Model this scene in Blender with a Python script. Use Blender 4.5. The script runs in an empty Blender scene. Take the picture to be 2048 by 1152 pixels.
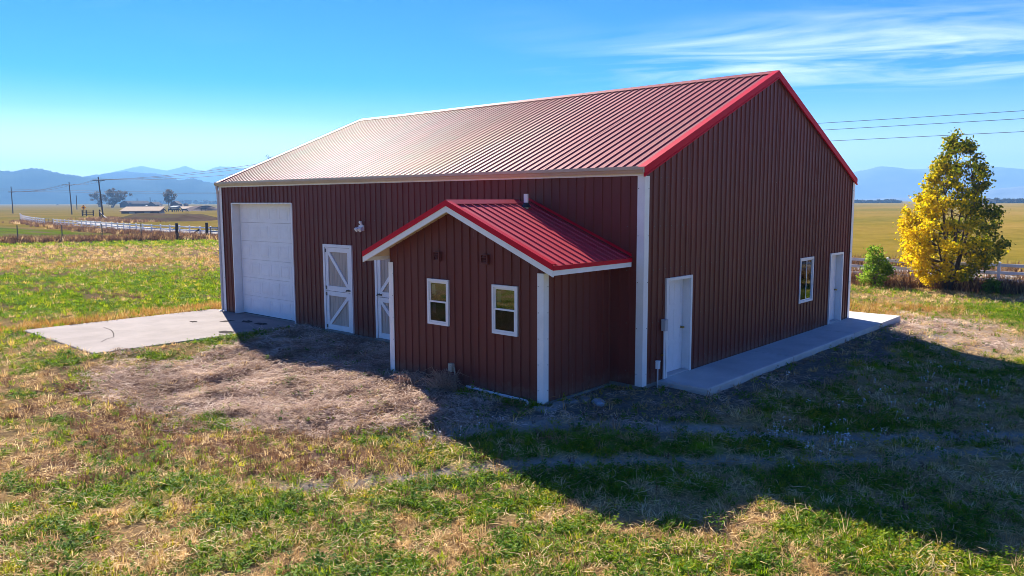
import bpy, math, random
import numpy as np
from mathutils import Vector, Matrix

random.seed(7)
rng = np.random.default_rng(11)
SC = bpy.context.scene
COL = SC.collection

# ------------------------------------------------------------------ camera
CAM = np.array([-13.474, -8.465, 3.879])
YAW, PITCH, ROLL, FPX = 0.729, -0.11177, -0.00331, 1552.56
_d = np.array([math.cos(YAW)*math.cos(PITCH), math.sin(YAW)*math.cos(PITCH), math.sin(PITCH)])
_r = np.array([math.sin(YAW), -math.cos(YAW), 0.0])
_u = np.cross(_r, _d)
RGT = _r*math.cos(ROLL) + _u*math.sin(ROLL)
UPV = -_r*math.sin(ROLL) + _u*math.cos(ROLL)
FWD = _d
cam = bpy.data.cameras.new('camera')
cam.sensor_width = 36.0
cam.lens = FPX*36.0/2048.0
cam.clip_start = 0.1
cam.clip_end = 40000.0
camo = bpy.data.objects.new('camera', cam)
COL.objects.link(camo)
M = Matrix.Identity(4)
for i in range(3):
    M[i][0], M[i][1], M[i][2], M[i][3] = RGT[i], UPV[i], -FWD[i], CAM[i]
camo.matrix_world = M
SC.camera = camo

# ------------------------------------------------------------------ light
SUN_AZ, SUN_EL = math.radians(66.3), math.radians(33.2)
SUN_STRENGTH, SKY_STRENGTH, EXPOSURE = 5.0, 0.056, 1.70
SUNV = Vector((math.cos(SUN_AZ)*math.cos(SUN_EL), math.sin(SUN_AZ)*math.cos(SUN_EL), math.sin(SUN_EL)))
sun = bpy.data.lights.new('sun', 'SUN')
sun.energy = SUN_STRENGTH
sun.angle = math.radians(0.53)
sun.color = (1.0, 0.94, 0.84)
suno = bpy.data.objects.new('sun', sun)
COL.objects.link(suno)
suno.rotation_euler = SUNV.to_track_quat('Z', 'Y').to_euler()
suno.location = (0, 0, 60)

world = bpy.data.worlds.new('World')
SC.world = world
world.use_nodes = True
wt = world.node_tree
wt.nodes.clear()


def N(t, kind, **kw):
    n = t.nodes.new(kind)
    for k, v in kw.items():
        if k in ('inp',):
            for a, b in v.items():
                n.inputs[a].default_value = b
        else:
            setattr(n, k, v)
    return n


def ramp(t, stops, interp='LINEAR'):
    n = t.nodes.new('ShaderNodeValToRGB')
    n.color_ramp.interpolation = interp
    e = n.color_ramp.elements
    while len(e) < len(stops):
        e.new(0.5)
    for i, (p, c) in enumerate(stops):
        e[i].position = p
        e[i].color = c if len(c) == 4 else (*c, 1)
    return n


def math_node(t, op, a, b=None, clamp=False):
    n = t.nodes.new('ShaderNodeMath')
    n.operation = op
    n.use_clamp = clamp
    for i, v in enumerate((a, b)):
        if v is None:
            continue
        if isinstance(v, (int, float)):
            n.inputs[i].default_value = v
        else:
            t.links.new(v, n.inputs[i])
    return n.outputs[0]


def mixc(t, fac, a, b, mode='MIX'):
    n = t.nodes.new('ShaderNodeMix')
    n.data_type = 'RGBA'
    n.blend_type = mode
    for sock, v in ((n.inputs[0], fac), (n.inputs[6], a), (n.inputs[7], b)):
        if isinstance(v, (int, float)):
            sock.default_value = v
        elif isinstance(v, (tuple, list)):
            sock.default_value = v if len(v) == 4 else (*v, 1)
        else:
            t.links.new(v, sock)
    return n.outputs[2]


sky = N(wt, 'ShaderNodeTexSky', sky_type='NISHITA', sun_disc=False)
sky.sun_elevation = SUN_EL
sky.sun_rotation = math.pi/2 - SUN_AZ
sky.altitude = 1200
sky.air_density = 1.0
sky.dust_density = 0.35
sky.ozone_density = 2.5
hsv = N(wt, 'ShaderNodeHueSaturation')
hsv.inputs['Saturation'].default_value = 2.4
hsv.inputs['Hue'].default_value = 0.527
wt.links.new(sky.outputs[0], hsv.inputs['Color'])
hsl = N(wt, 'ShaderNodeHueSaturation')      # paler air towards the horizon all round
hsl.inputs['Saturation'].default_value = 0.32
hsl.inputs['Hue'].default_value = 0.527
wt.links.new(sky.outputs[0], hsl.inputs['Color'])
# thin cirrus: streaked noise on a flat layer overhead
tc = N(wt, 'ShaderNodeTexCoord')
sep = N(wt, 'ShaderNodeSeparateXYZ')
wt.links.new(tc.outputs['Generated'], sep.inputs[0])
up = N(wt, 'ShaderNodeMapRange')
up.interpolation_type = 'SMOOTHSTEP'
up.inputs['From Min'].default_value = 0.0
up.inputs['From Max'].default_value = 0.15
wt.links.new(sep.outputs[2], up.inputs['Value'])
skyblend = mixc(wt, up.outputs[0], hsl.outputs[0], hsv.outputs[0])
zz = math_node(wt, 'MAXIMUM', sep.outputs[2], 0.0)
zz = math_node(wt, 'ADD', zz, 0.06)
px = math_node(wt, 'DIVIDE', sep.outputs[0], zz)
py = math_node(wt, 'DIVIDE', sep.outputs[1], zz)
comb = N(wt, 'ShaderNodeCombineXYZ')
wt.links.new(px, comb.inputs[0])
wt.links.new(py, comb.inputs[1])
rotn = N(wt, 'ShaderNodeMapping')
rotn.inputs['Rotation'].default_value = (0, 0, math.radians(-116))
wt.links.new(comb.outputs[0], rotn.inputs[0])
mp = N(wt, 'ShaderNodeMapping')
mp.inputs['Scale'].default_value = (0.55, 1.5, 1)
mp.inputs['Location'].default_value = (2.3, 5.1, 0)
wt.links.new(rotn.outputs[0], mp.inputs[0])
nz = N(wt, 'ShaderNodeTexNoise')
nz.inputs['Scale'].default_value = 1.15
nz.inputs['Detail'].default_value = 10
nz.inputs['Roughness'].default_value = 0.58
nz.inputs['Distortion'].default_value = 1.1
wt.links.new(mp.outputs[0], nz.inputs['Vector'])
r1 = ramp(wt, [(0.46, (0, 0, 0)), (0.70, (1, 1, 1))])
wt.links.new(nz.outputs[0], r1.inputs[0])
# the cirrus field: thickest over the right-hand fields, thin scattered veils elsewhere
cm = N(wt, 'ShaderNodeMapping')
cm.inputs['Location'].default_value = (-4.35, -1.25, 0)
wt.links.new(comb.outputs[0], cm.inputs[0])
cr = N(wt, 'ShaderNodeMapping')
cr.inputs['Rotation'].default_value = (0, 0, math.radians(-116))
wt.links.new(cm.outputs[0], cr.inputs[0])
cs = N(wt, 'ShaderNodeMapping')
cs.inputs['Scale'].default_value = (0.52, 0.95, 1)
wt.links.new(cr.outputs[0], cs.inputs[0])
ln = N(wt, 'ShaderNodeVectorMath', operation='LENGTH')
wt.links.new(cs.outputs[0], ln.inputs[0])
mk = N(wt, 'ShaderNodeMapRange')
mk.interpolation_type = 'SMOOTHSTEP'
mk.inputs['From Min'].default_value = 1.15
mk.inputs['From Max'].default_value = 0.2
mk.inputs['To Min'].default_value = 0.0
mk.inputs['To Max'].default_value = 1.0
wt.links.new(ln.outputs['Value'], mk.inputs['Value'])
nz2 = N(wt, 'ShaderNodeTexNoise')
nz2.inputs['Scale'].default_value = 0.33
nz2.inputs['Detail'].default_value = 2
wt.links.new(comb.outputs[0], nz2.inputs['Vector'])
r2 = ramp(wt, [(0.55, (0, 0, 0)), (0.75, (0.35, 0.35, 0.35))])
wt.links.new(nz2.outputs[0], r2.inputs[0])
msk = math_node(wt, 'MAXIMUM', mk.outputs[0], r2.outputs[0])
cl = math_node(wt, 'MULTIPLY', r1.outputs[0], msk)
cl = math_node(wt, 'MULTIPLY', cl, 0.95, True)
skyc = mixc(wt, cl, skyblend, (7.4, 8.3, 9.0))
bg = N(wt, 'ShaderNodeBackground')
bg.inputs['Strength'].default_value = SKY_STRENGTH
wt.links.new(skyc, bg.inputs['Color'])
wo = N(wt, 'ShaderNodeOutputWorld')
wt.links.new(bg.outputs[0], wo.inputs['Surface'])

SC.view_settings.view_transform = 'Standard'
SC.view_settings.look = 'None'
SC.view_settings.exposure = EXPOSURE
SC.view_settings.gamma = 1.0
SC.view_settings.use_curve_mapping = False
SC.render.engine = 'CYCLES'
SC.cycles.max_bounces = 6
SC.cycles.diffuse_bounces = 2
SC.cycles.glossy_bounces = 3
SC.cycles.transmission_bounces = 4
SC.cycles.transparent_max_bounces = 8
SC.cycles.volume_bounces = 0
SC.cycles.caustics_reflective = False
SC.cycles.caustics_refractive = False
SC.cycles.use_denoising = True
SC.cycles.filter_width = 0.9


# ------------------------------------------------------------------ noise helpers (numpy)
def _hash(ix, iy, seed):
    h = (ix.astype(np.int64)*374761393 + iy.astype(np.int64)*668265263 + seed*1442695041) & 0xFFFFFFFF
    h = ((h ^ (h >> 13))*1274126177) & 0xFFFFFFFF
    h = h ^ (h >> 16)
    return (h & 0xFFFFFF)/float(0xFFFFFF)


def vnoise(x, y, seed=0):
    x = np.asarray(x, float)
    y = np.asarray(y, float)
    ix, iy = np.floor(x), np.floor(y)
    fx, fy = x-ix, y-iy
    fx = fx*fx*(3-2*fx)
    fy = fy*fy*(3-2*fy)
    a = _hash(ix, iy, seed)
    b = _hash(ix+1, iy, seed)
    c = _hash(ix, iy+1, seed)
    e = _hash(ix+1, iy+1, seed)
    return (a*(1-fx)+b*fx)*(1-fy)+(c*(1-fx)+e*fx)*fy


def fbm(x, y, oct=4, seed=0, gain=0.5):
    s, a, tot = 0.0, 1.0, 0.0
    for o in range(oct):
        s = s + a*vnoise(np.asarray(x)*2**o+o*17.3, np.asarray(y)*2**o-o*9.1, seed+o)
        tot += a
        a *= gain
    return s/tot


def sstep(a, b, x):
    t = np.clip((np.asarray(x, float)-a)/(b-a), 0, 1)
    return t*t*(3-2*t)


def polymask(poly, x, y, soft, warp=0.0, seed=3, wscale=1.0):
    x = np.asarray(x, float)
    y = np.asarray(y, float)
    P = np.array(poly, float)
    dmin = np.full(x.shape, 1e9)
    inside = np.zeros(x.shape, bool)
    n = len(P)
    for i in range(n):
        ax, ay = P[i]
        bx, by = P[(i+1) % n]
        ex, ey = bx-ax, by-ay
        t = np.clip(((x-ax)*ex+(y-ay)*ey)/(ex*ex+ey*ey+1e-12), 0, 1)
        dmin = np.minimum(dmin, np.hypot(x-ax-t*ex, y-ay-t*ey))
        cond = ((ay > y) != (by > y)) & (x < (bx-ax)*(y-ay)/(by-ay+1e-12)+ax)
        inside ^= cond
    sd = np.where(inside, dmin, -dmin)
    if warp:
        sd = sd + warp*(fbm(x*wscale, y*wscale, 3, seed)-0.5)*2
    return sstep(-soft, soft, sd)


# ------------------------------------------------------------------ terrain
BW, BL, BH, BR = 12.32, 17.10, 4.40, 2.5644       # barn width, length, wall height, gable rise
AX0, AY0, AY1 = -2.25, 0.77, 5.24                  # annex front plane, side planes


ST = [(-5.35, 13.0), (-5.40, 10.7), (-2.32, 12.2), (0.2, 12.3), (0.2, 5.3), (-2.3, 5.2), (-2.4, 2.0), (-3.4, 1.0), (-4.15, 1.4), (-5.6, 3.2), (-6.4, 5.8), (-6.9, 8.4), (-6.2, 11.2)]


def rectdist(x, y, x0, x1, y0, y1):
    dx = np.maximum(np.maximum(x0-x, x-x1), 0)
    dy = np.maximum(np.maximum(y0-y, y-y1), 0)
    return np.hypot(dx, dy)


def ground_z(x, y):
    x = np.asarray(x, float)
    y = np.asarray(y, float)
    d = np.minimum(rectdist(x, y, 0, BW, 0, BL), rectdist(x, y, AX0, 0, AY0, AY1))
    near = 1-sstep(5, 13, y)
    z = -0.02 - 0.10*sstep(0.2, 4, d) - 0.27*sstep(0.3, 4.5, d)*near
    amp = sstep(0.2, 1.5, d)
    far = sstep(60, 140, np.hypot(x-10, y-10))
    z = z + amp*(1-far)*(0.05*(fbm(x*0.45, y*0.45, 3, 5)-0.5) + 0.06*(fbm(x*1.7, y*1.7, 3, 8)-0.5))
    heap = polymask(ST, x, y, 0.6)
    ridge = 1-np.abs(2*fbm(x*0.85+0.6*fbm(x*.5, y*.5, 2, 14), y*0.85, 2, 15)-1)
    z = z + heap*amp*(0.17*(ridge**2-0.55) + 0.10*(fbm(x*3.1, y*3.1, 2, 16)-0.5))
    pad = rectdist(x, y, -6.1, 0, 12.5, 18.0)
    k = 1-sstep(0.0, 1.6, pad)
    z = z*(1-k)+0.022*k
    z = np.where(rectdist(x, y, -5.9, 0, 12.6, 17.8) <= 0, -0.1, z)
    return z


def gz(x, y):
    return float(ground_z(np.array([x]), np.array([y]))[0])


def G(pxx, pyy):
    """ground point seen at a place of the photograph (stands on the terrain)"""
    v = FWD + RGT*(pxx-1024)/FPX - UPV*(pyy-576)/FPX
    z = -0.12
    for _ in range(6):
        P = CAM + v*((z-CAM[2])/v[2])
        z = gz(P[0], P[1])
    return Vector((P[0], P[1], z))


def depth(p):
    return float((np.array(p)-CAM) @ FWD)


def pxm(p):
    """metres per photograph pixel at a point"""
    return depth(p)/FPX


# ------------------------------------------------------------------ mesh helpers
class MB:
    def __init__(s):
        s.v, s.f, s.m = [], [], []

    def add(s, vs, fs, mi=0):
        o = len(s.v)
        s.v += [tuple(float(c) for c in p) for p in vs]
        s.f += [tuple(o+i for i in f) for f in fs]
        s.m += [mi]*len(fs)
        return s

    def box(s, lo, hi, mi=0):
        x0, y0, z0 = lo
        x1, y1, z1 = hi
        return s.add([(x0, y0, z0), (x1, y0, z0), (x1, y1, z0), (x0, y1, z0), (x0, y0, z1), (x1, y0, z1), (x1, y1, z1), (x0, y1, z1)],
                     [(3, 2, 1, 0), (4, 5, 6, 7), (0, 1, 5, 4), (1, 2, 6, 5), (2, 3, 7, 6), (3, 0, 4, 7)], mi)

    def beam(s, a, b, w, h, up=(0, 0, 1), mi=0):
        """box along a-b, w across, h along up"""
        a, b = Vector(a), Vector(b)
        d = (b-a).normalized()
        up = Vector(up)
        sd = d.cross(up).normalized()
        up = sd.cross(d).normalized()
        vs = []
        for p in (a, b):
            for q, t in ((-1, -1), (1, -1), (1, 1), (-1, 1)):
                vs.append(p+sd*(q*w/2)+up*(t*h/2))
        return s.add(vs, [(0, 3, 2, 1), (4, 5, 6, 7), (0, 1, 5, 4), (1, 2, 6, 5), (2, 3, 7, 6), (3, 0, 4, 7)], mi)

    def tube(s, pts, rad, n=8, mi=0, cap=True):
        pts = [Vector(p) for p in pts]
        if not isinstance(rad, (list, tuple)):
            rad = [rad]*len(pts)
        vs, fs = [], []
        ref = None
        for i, p in enumerate(pts):
            d = (pts[min(i+1, len(pts)-1)]-pts[max(i-1, 0)]).normalized()
            if ref is None:
                ref = Vector((0, 0, 1)) if abs(d.z) < 0.9 else Vector((1, 0, 0))
            sd = d.cross(ref).normalized()
            up = sd.cross(d).normalized()
            ref = up
            for k in range(n):
                a = 2*math.pi*k/n
                vs.append(p+(sd*math.cos(a)+up*math.sin(a))*rad[i])
        for i in range(len(pts)-1):
            for k in range(n):
                k2 = (k+1) % n
                fs.append((i*n+k, i*n+k2, (i+1)*n+k2, (i+1)*n+k))
        if cap:
            fs.append(tuple(range(n-1, -1, -1)))
            fs.append(tuple((len(pts)-1)*n+k for k in range(n)))
        return s.add(vs, fs, mi)

    def prism(s, poly, off, mi=0):
        """extrude a planar polygon (3D points) by a vector"""
        n = len(poly)
        off = Vector(off)
        vs = [Vector(p) for p in poly]+[Vector(p)+off for p in poly]
        fs = [tuple(range(n)), tuple(range(2*n-1, n-1, -1))]
        for i in range(n):
            j = (i+1) % n
            fs.append((j, i, n+i, n+j))
        return s.add(vs, fs, mi)

    def build(s, name, mat, parent=None, smooth=False, **props):
        me = bpy.data.meshes.new(name)
        me.from_pydata(s.v, [], s.f)
        mats = mat if isinstance(mat, (list, tuple)) else [mat]
        for m in mats:
            me.materials.append(m)
        if len(mats) > 1:
            me.polygons.foreach_set('material_index', s.m)
        if smooth:
            me.polygons.foreach_set('use_smooth', [True]*len(me.polygons))
        me.update()
        return link(name, me, parent, **props)


def link(name, data, parent=None, **props):
    o = bpy.data.objects.new(name, data)
    COL.objects.link(o)
    if parent is not None:
        o.parent = parent
        pw = parent
        # parts are modelled in world space: undo the parent's placement
        o.matrix_parent_inverse = world_of(pw).inverted()
    for k, v in props.items():
        o[k] = v
    return o


def world_of(o):
    m = o.matrix_basis.copy()
    p = o
    while p.parent is not None:
        m = p.parent.matrix_basis @ p.matrix_parent_inverse @ m if p.parent else m
        p = p.parent
    return m


def thing(name, label, category, loc=(0, 0, 0), group=None):
    o = bpy.data.objects.new(name, None)
    COL.objects.link(o)
    o.empty_display_size = 0.2
    o.location = loc
    o['label'] = label
    o['category'] = category
    if group:
        o['group'] = group
    return o


# ------------------------------------------------------------------ materials
def newmat(name):
    m = bpy.data.materials.new(name)
    m.use_nodes = True
    t = m.node_tree
    t.nodes.clear()
    out = N(t, 'ShaderNodeOutputMaterial')
    return m, t, out


def surf(name, base, rough=0.6, spec=0.5, vary=0.18, scale=6.0, bump=0.0, bscale=40.0, metallic=0.0, dirt=None, dirt_amt=0.0, stretch=(1, 1, 1), gloss=0.0, gloss_rough=0.55, splash=None, piece=0.0):
    """Principled surface with two scales of colour variation, optional dirt blotches and fine relief"""
    m, t, out = newmat(name)
    b = N(t, 'ShaderNodeBsdfPrincipled')
    geo = N(t, 'ShaderNodeNewGeometry')
    mpn = N(t, 'ShaderNodeMapping')
    mpn.inputs['Scale'].default_value = stretch
    t.links.new(geo.outputs['Position'], mpn.inputs[0])
    n1 = N(t, 'ShaderNodeTexNoise')
    n1.inputs['Scale'].default_value = scale
    n1.inputs['Detail'].default_value = 6
    n1.inputs['Roughness'].default_value = 0.65
    t.links.new(mpn.outputs[0], n1.inputs['Vector'])
    lo = tuple(c*(1-vary) for c in base)
    hi = tuple(min(1, c*(1+vary)) for c in base)
    rp = ramp(t, [(0.3, lo), (0.7, hi)])
    t.links.new(n1.outputs[0], rp.inputs[0])
    c = rp.outputs[0]
    if dirt is not None:
        n2 = N(t, 'ShaderNodeTexNoise')
        n2.inputs['Scale'].default_value = scale*0.37
        n2.inputs['Detail'].default_value = 8
        n2.inputs['Roughness'].default_value = 0.72
        t.links.new(mpn.outputs[0], n2.inputs['Vector'])
        rd = ramp(t, [(0.48, (0, 0, 0)), (0.75, (1, 1, 1))])
        t.links.new(n2.outputs[0], rd.inputs[0])
        f = math_node(t, 'MULTIPLY', rd.outputs[0], dirt_amt)
        c = mixc(t, f, c, dirt)
    if piece:          # sheets differ a little from one to the next
        oi = N(t, 'ShaderNodeObjectInfo')
        v_ = math_node(t, 'MULTIPLY', oi.outputs['Random'], 2*piece)
        v_ = math_node(t, 'ADD', v_, 1-piece)
        cb = N(t, 'ShaderNodeCombineXYZ')
        for i_ in range(3):
            t.links.new(v_, cb.inputs[i_])
        c = mixc(t, 1.0, c, cb.outputs[0], 'MULTIPLY')
    if splash is not None:
        sz = N(t, 'ShaderNodeSeparateXYZ')
        t.links.new(geo.outputs['Position'], sz.inputs[0])
        n4 = N(t, 'ShaderNodeTexNoise')
        n4.inputs['Scale'].default_value = 7.0
        n4.inputs['Detail'].default_value = 8
        n4.inputs['Roughness'].default_value = 0.75
        t.links.new(geo.outputs['Position'], n4.inputs['Vector'])
        h_ = math_node(t, 'MULTIPLY', n4.outputs[0], 0.9)
        h_ = math_node(t, 'SUBTRACT', h_, 0.12)
        h_ = math_node(t, 'SUBTRACT', h_, sz.outputs[2])
        h_ = math_node(t, 'MULTIPLY', h_, 2.2, True)
        h_ = math_node(t, 'MULTIPLY', h_, 0.55)
        c = mixc(t, h_, c, splash)
    t.links.new(c, b.inputs['Base Color'])
    b.inputs['Roughness'].default_value = rough
    b.inputs['Specular IOR Level'].default_value = spec
    b.inputs['Metallic'].default_value = metallic
    if bump:
        n3 = N(t, 'ShaderNodeTexNoise')
        n3.inputs['Scale'].default_value = bscale
        n3.inputs['Detail'].default_value = 4
        t.links.new(mpn.outputs[0], n3.inputs['Vector'])
        bp = N(t, 'ShaderNodeBump')
        bp.inputs['Strength'].default_value = bump
        bp.inputs['Distance'].default_value = 0.02
        t.links.new(n3.outputs[0], bp.inputs['Height'])
        t.links.new(bp.outputs[0], b.inputs['Normal'])
    if gloss:
        gl = N(t, 'ShaderNodeBsdfGlossy')
        gl.inputs['Roughness'].default_value = gloss_rough
        gl.inputs['Color'].default_value = (1.0, 0.97, 0.90, 1)
        if bump:
            t.links.new(bp.outputs[0], gl.inputs['Normal'])
        mx = N(t, 'ShaderNodeMixShader')
        mx.inputs[0].default_value = gloss
        t.links.new(b.outputs[0], mx.inputs[1])
        t.links.new(gl.outputs[0], mx.inputs[2])
        t.links.new(mx.outputs[0], out.inputs['Surface'])
    else:
        t.links.new(b.outputs[0], out.inputs['Surface'])
    return m


MT = {}
MT['wall'] = surf('barn_red_brown_metal', (0.118, 0.023, 0.017), 0.45, 0.26, 0.14, 1.6, 0.16, 2.2, dirt=(0.11, 0.05, 0.037), dirt_amt=0.3, stretch=(1, 1, 0.3), splash=(0.20, 0.14, 0.11), piece=0.09)
MT['roof'] = surf('faded_red_roof_metal', (0.235, 0.014, 0.028), 0.6, 0.05, 0.14, 1.3, 0.12, 1.7, dirt=(0.17, 0.07, 0.06), dirt_amt=0.4, gloss=0.050, gloss_rough=0.70, piece=0.07)
MT['annexroof'] = surf('bright_red_roof_metal', (0.46, 0.004, 0.018), 0.55, 0.10, 0.10, 1.3, 0.10, 1.7, dirt=(0.35, 0.03, 0.04), dirt_amt=0.3, gloss=0.05, gloss_rough=0.6, piece=0.07)
MT['trimred'] = surf('red_trim_metal', (0.48, 0.002, 0.016), 0.5, 0.12, 0.06, 3.0, 0.05, 4.0)
MT['white'] = surf('white_trim_paint', (0.74, 0.74, 0.73), 0.45, 0.5, 0.05, 3.0, 0.04, 9.0, dirt=(0.5, 0.47, 0.42), dirt_amt=0.25)
MT['door'] = surf('white_door_paint', (0.72, 0.73, 0.75), 0.42, 0.5, 0.05, 2.0, 0.05, 8.0, dirt=(0.52, 0.5, 0.46), dirt_amt=0.25)
MT['plank'] = surf('weathered_white_planks', (0.44, 0.37, 0.30), 0.75, 0.3, 0.18, 9.0, 0.15, 30.0, stretch=(1, 1, 0.1))
MT['gutter'] = surf('gutter_reflected_tan', (0.42, 0.33, 0.24), 0.4, 0.5, 0.1, 2.0, 0.03, 6.0)  # off-white gutter; tan of the reflected ground put into its colour
MT['soffit'] = surf('tan_soffit', (0.50, 0.40, 0.28), 0.7, 0.3, 0.08, 4.0, 0.05, 12.0)
MT['galv'] = surf('grey_downspout', (0.45, 0.42, 0.42), 0.4, 0.5, 0.1, 3.0)
MT['concrete'] = surf('pale_concrete', (0.25, 0.21, 0.19), 0.9, 0.12, 0.14, 1.1, 0.25, 45.0, dirt=(0.17, 0.14, 0.12), dirt_amt=0.6)
MT['walkconc'] = surf('walk_concrete', (0.52, 0.49, 0.46), 0.85, 0.25, 0.10, 1.4, 0.2, 50.0, dirt=(0.34, 0.315, 0.295), dirt_amt=0.5)
MT['found'] = surf('foundation_concrete', (0.26, 0.235, 0.21), 0.9, 0.2, 0.2, 5.0, 0.3, 30.0)
MT['stain'] = surf('oil_stain', (0.07, 0.06, 0.055), 1.0, 0.0, 0.3, 14.0)
MT['dark'] = surf('dark_rubber', (0.02, 0.02, 0.022), 0.6, 0.4, 0.2, 10.0)
MT['iron'] = surf('dark_iron', (0.10, 0.09, 0.085), 0.5, 0.5, 0.2, 12.0, metallic=0.4)
MT['brass'] = surf('brass_knob', (0.50, 0.33, 0.10), 0.3, 0.5, 0.1, 9.0, metallic=1.0)
MT['inner'] = surf('interior_boards', (0.36, 0.32, 0.17), 0.9, 0.2, 0.35, 7.0)
MT['paper'] = surf('paper_sticker', (0.75, 0.76, 0.72), 0.7, 0.3, 0.04, 8.0)
MT['pvc'] = surf('white_pvc', (0.70, 0.72, 0.74), 0.4, 0.5, 0.05, 6.0)
MT['greybox'] = surf('grey_electric_box', (0.42, 0.42, 0.44), 0.5, 0.5, 0.06, 6.0)
MT['beige'] = surf('beige_box', (0.42, 0.37, 0.28), 0.6, 0.4, 0.15, 12.0)
MT['stone'] = surf('field_stone', (0.24, 0.22, 0.20), 0.85, 0.3, 0.25, 8.0, 0.4, 25.0)
MT['bluestone'] = surf('blue_grey_stone', (0.34, 0.38, 0.42), 0.8, 0.3, 0.2, 8.0, 0.4, 25.0)
MT['wood'] = surf('weathered_wood', (0.13, 0.09, 0.065), 0.85, 0.25, 0.3, 6.0, 0.2, 20.0, stretch=(1, 1, 0.2))
MT['darkwood'] = surf('dark_post_wood', (0.05, 0.035, 0.028), 0.85, 0.25, 0.3, 6.0, 0.2, 20.0)
MT['steel'] = surf('steel_post', (0.09, 0.09, 0.07), 0.6, 0.4, 0.2, 8.0)
MT['wire'] = surf('power_wire', (0.10, 0.10, 0.11), 0.5, 0.4, 0.1, 4.0)
MT['vinyl'] = surf('white_vinyl', (0.86, 0.86, 0.87), 0.45, 0.5, 0.05, 2.0, dirt=(0.55, 0.5, 0.45), dirt_amt=0.2)
MT['gravelroad'] = surf('pale_gravel_road', (0.33, 0.31, 0.295), 1.0, 0.0, 0.12, 0.6, 0.2, 10.0)
MT['signyellow'] = surf('sign_amber', (0.85, 0.40, 0.02), 0.5, 0.4, 0.05, 5.0)
MT['signdark'] = surf('sign_black', (0.06, 0.02, 0.01), 0.5, 0.4, 0.05, 5.0)
MT['farwall'] = surf('old_barn_boards', (0.09, 0.05, 0.045), 0.95, 0.05, 0.25, 1.0)
MT['farroof'] = surf('dark_shingles', (0.07, 0.055, 0.06), 0.95, 0.05, 0.2, 0.8)
MT['tanroof'] = surf('tan_metal_roof', (0.33, 0.24, 0.165), 0.95, 0.05, 0.1, 0.6)
MT['farwhite'] = surf('far_white_paint', (0.35, 0.35, 0.33), 0.95, 0.05, 0.1, 0.6)
MT['hide'] = surf('dark_cattle_hide', (0.025, 0.018, 0.015), 0.8, 0.2, 0.3, 3.0)
MT['bank'] = surf('dirt_bank_soil', (0.085, 0.055, 0.038), 1.0, 0.0, 0.25, 0.35, 0.3, 2.0, dirt=(0.10, 0.10, 0.02), dirt_amt=0.7)
MT['bark'] = surf('grey_bark', (0.10, 0.075, 0.055), 0.9, 0.2, 0.3, 8.0, 0.3, 20.0)
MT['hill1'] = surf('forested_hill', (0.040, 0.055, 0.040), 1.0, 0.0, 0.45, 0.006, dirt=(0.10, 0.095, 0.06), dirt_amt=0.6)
MT['hill2'] = surf('far_hill', (0.16, 0.18, 0.19), 1.0, 0.0, 0.3, 0.004)  # pale blue-grey: part of the distance haze is put into the colour


def glass_mat(name, tint, refl):
    m, t, out = newmat(name)
    tr = N(t, 'ShaderNodeBsdfTransparent')
    tr.inputs[0].default_value = (*tint, 1)
    gl = N(t, 'ShaderNodeBsdfGlossy')
    gl.inputs['Roughness'].default_value = 0.03
    gl.inputs['Color'].default_value = (0.9, 0.95, 0.95, 1)
    geo = N(t, 'ShaderNodeNewGeometry')
    nn = N(t, 'ShaderNodeTexNoise')
    nn.inputs['Scale'].default_value = 2.2
    t.links.new(geo.outputs['Position'], nn.inputs['Vector'])
    bp = N(t, 'ShaderNodeBump')
    bp.inputs['Strength'].default_value = 0.05
    t.links.new(nn.outputs[0], bp.inputs['Height'])
    t.links.new(bp.outputs[0], gl.inputs['Normal'])
    lw = N(t, 'ShaderNodeLayerWeight')
    lw.inputs['Blend'].default_value = refl
    mx = N(t, 'ShaderNodeMixShader')
    t.links.new(lw.outputs['Fresnel'], mx.inputs[0])
    t.links.new(tr.outputs[0], mx.inputs[1])
    t.links.new(gl.outputs[0], mx.inputs[2])
    t.links.new(mx.outputs[0], out.inputs['Surface'])
    return m


MT['glass'] = glass_mat('window_glass', (0.85, 0.9, 0.85), 0.55)
MT['screenglass'] = glass_mat('screened_glass', (0.4, 0.4, 0.44), 0.2)


VEG_GAIN = {'green_weed_leaf': 1.12, 'field_grass_blade': 1.08, 'dry_straw': 1.15, 'rusty_dry_weed': 1.2, 'bright_green_leaf': 1.25}


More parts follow.
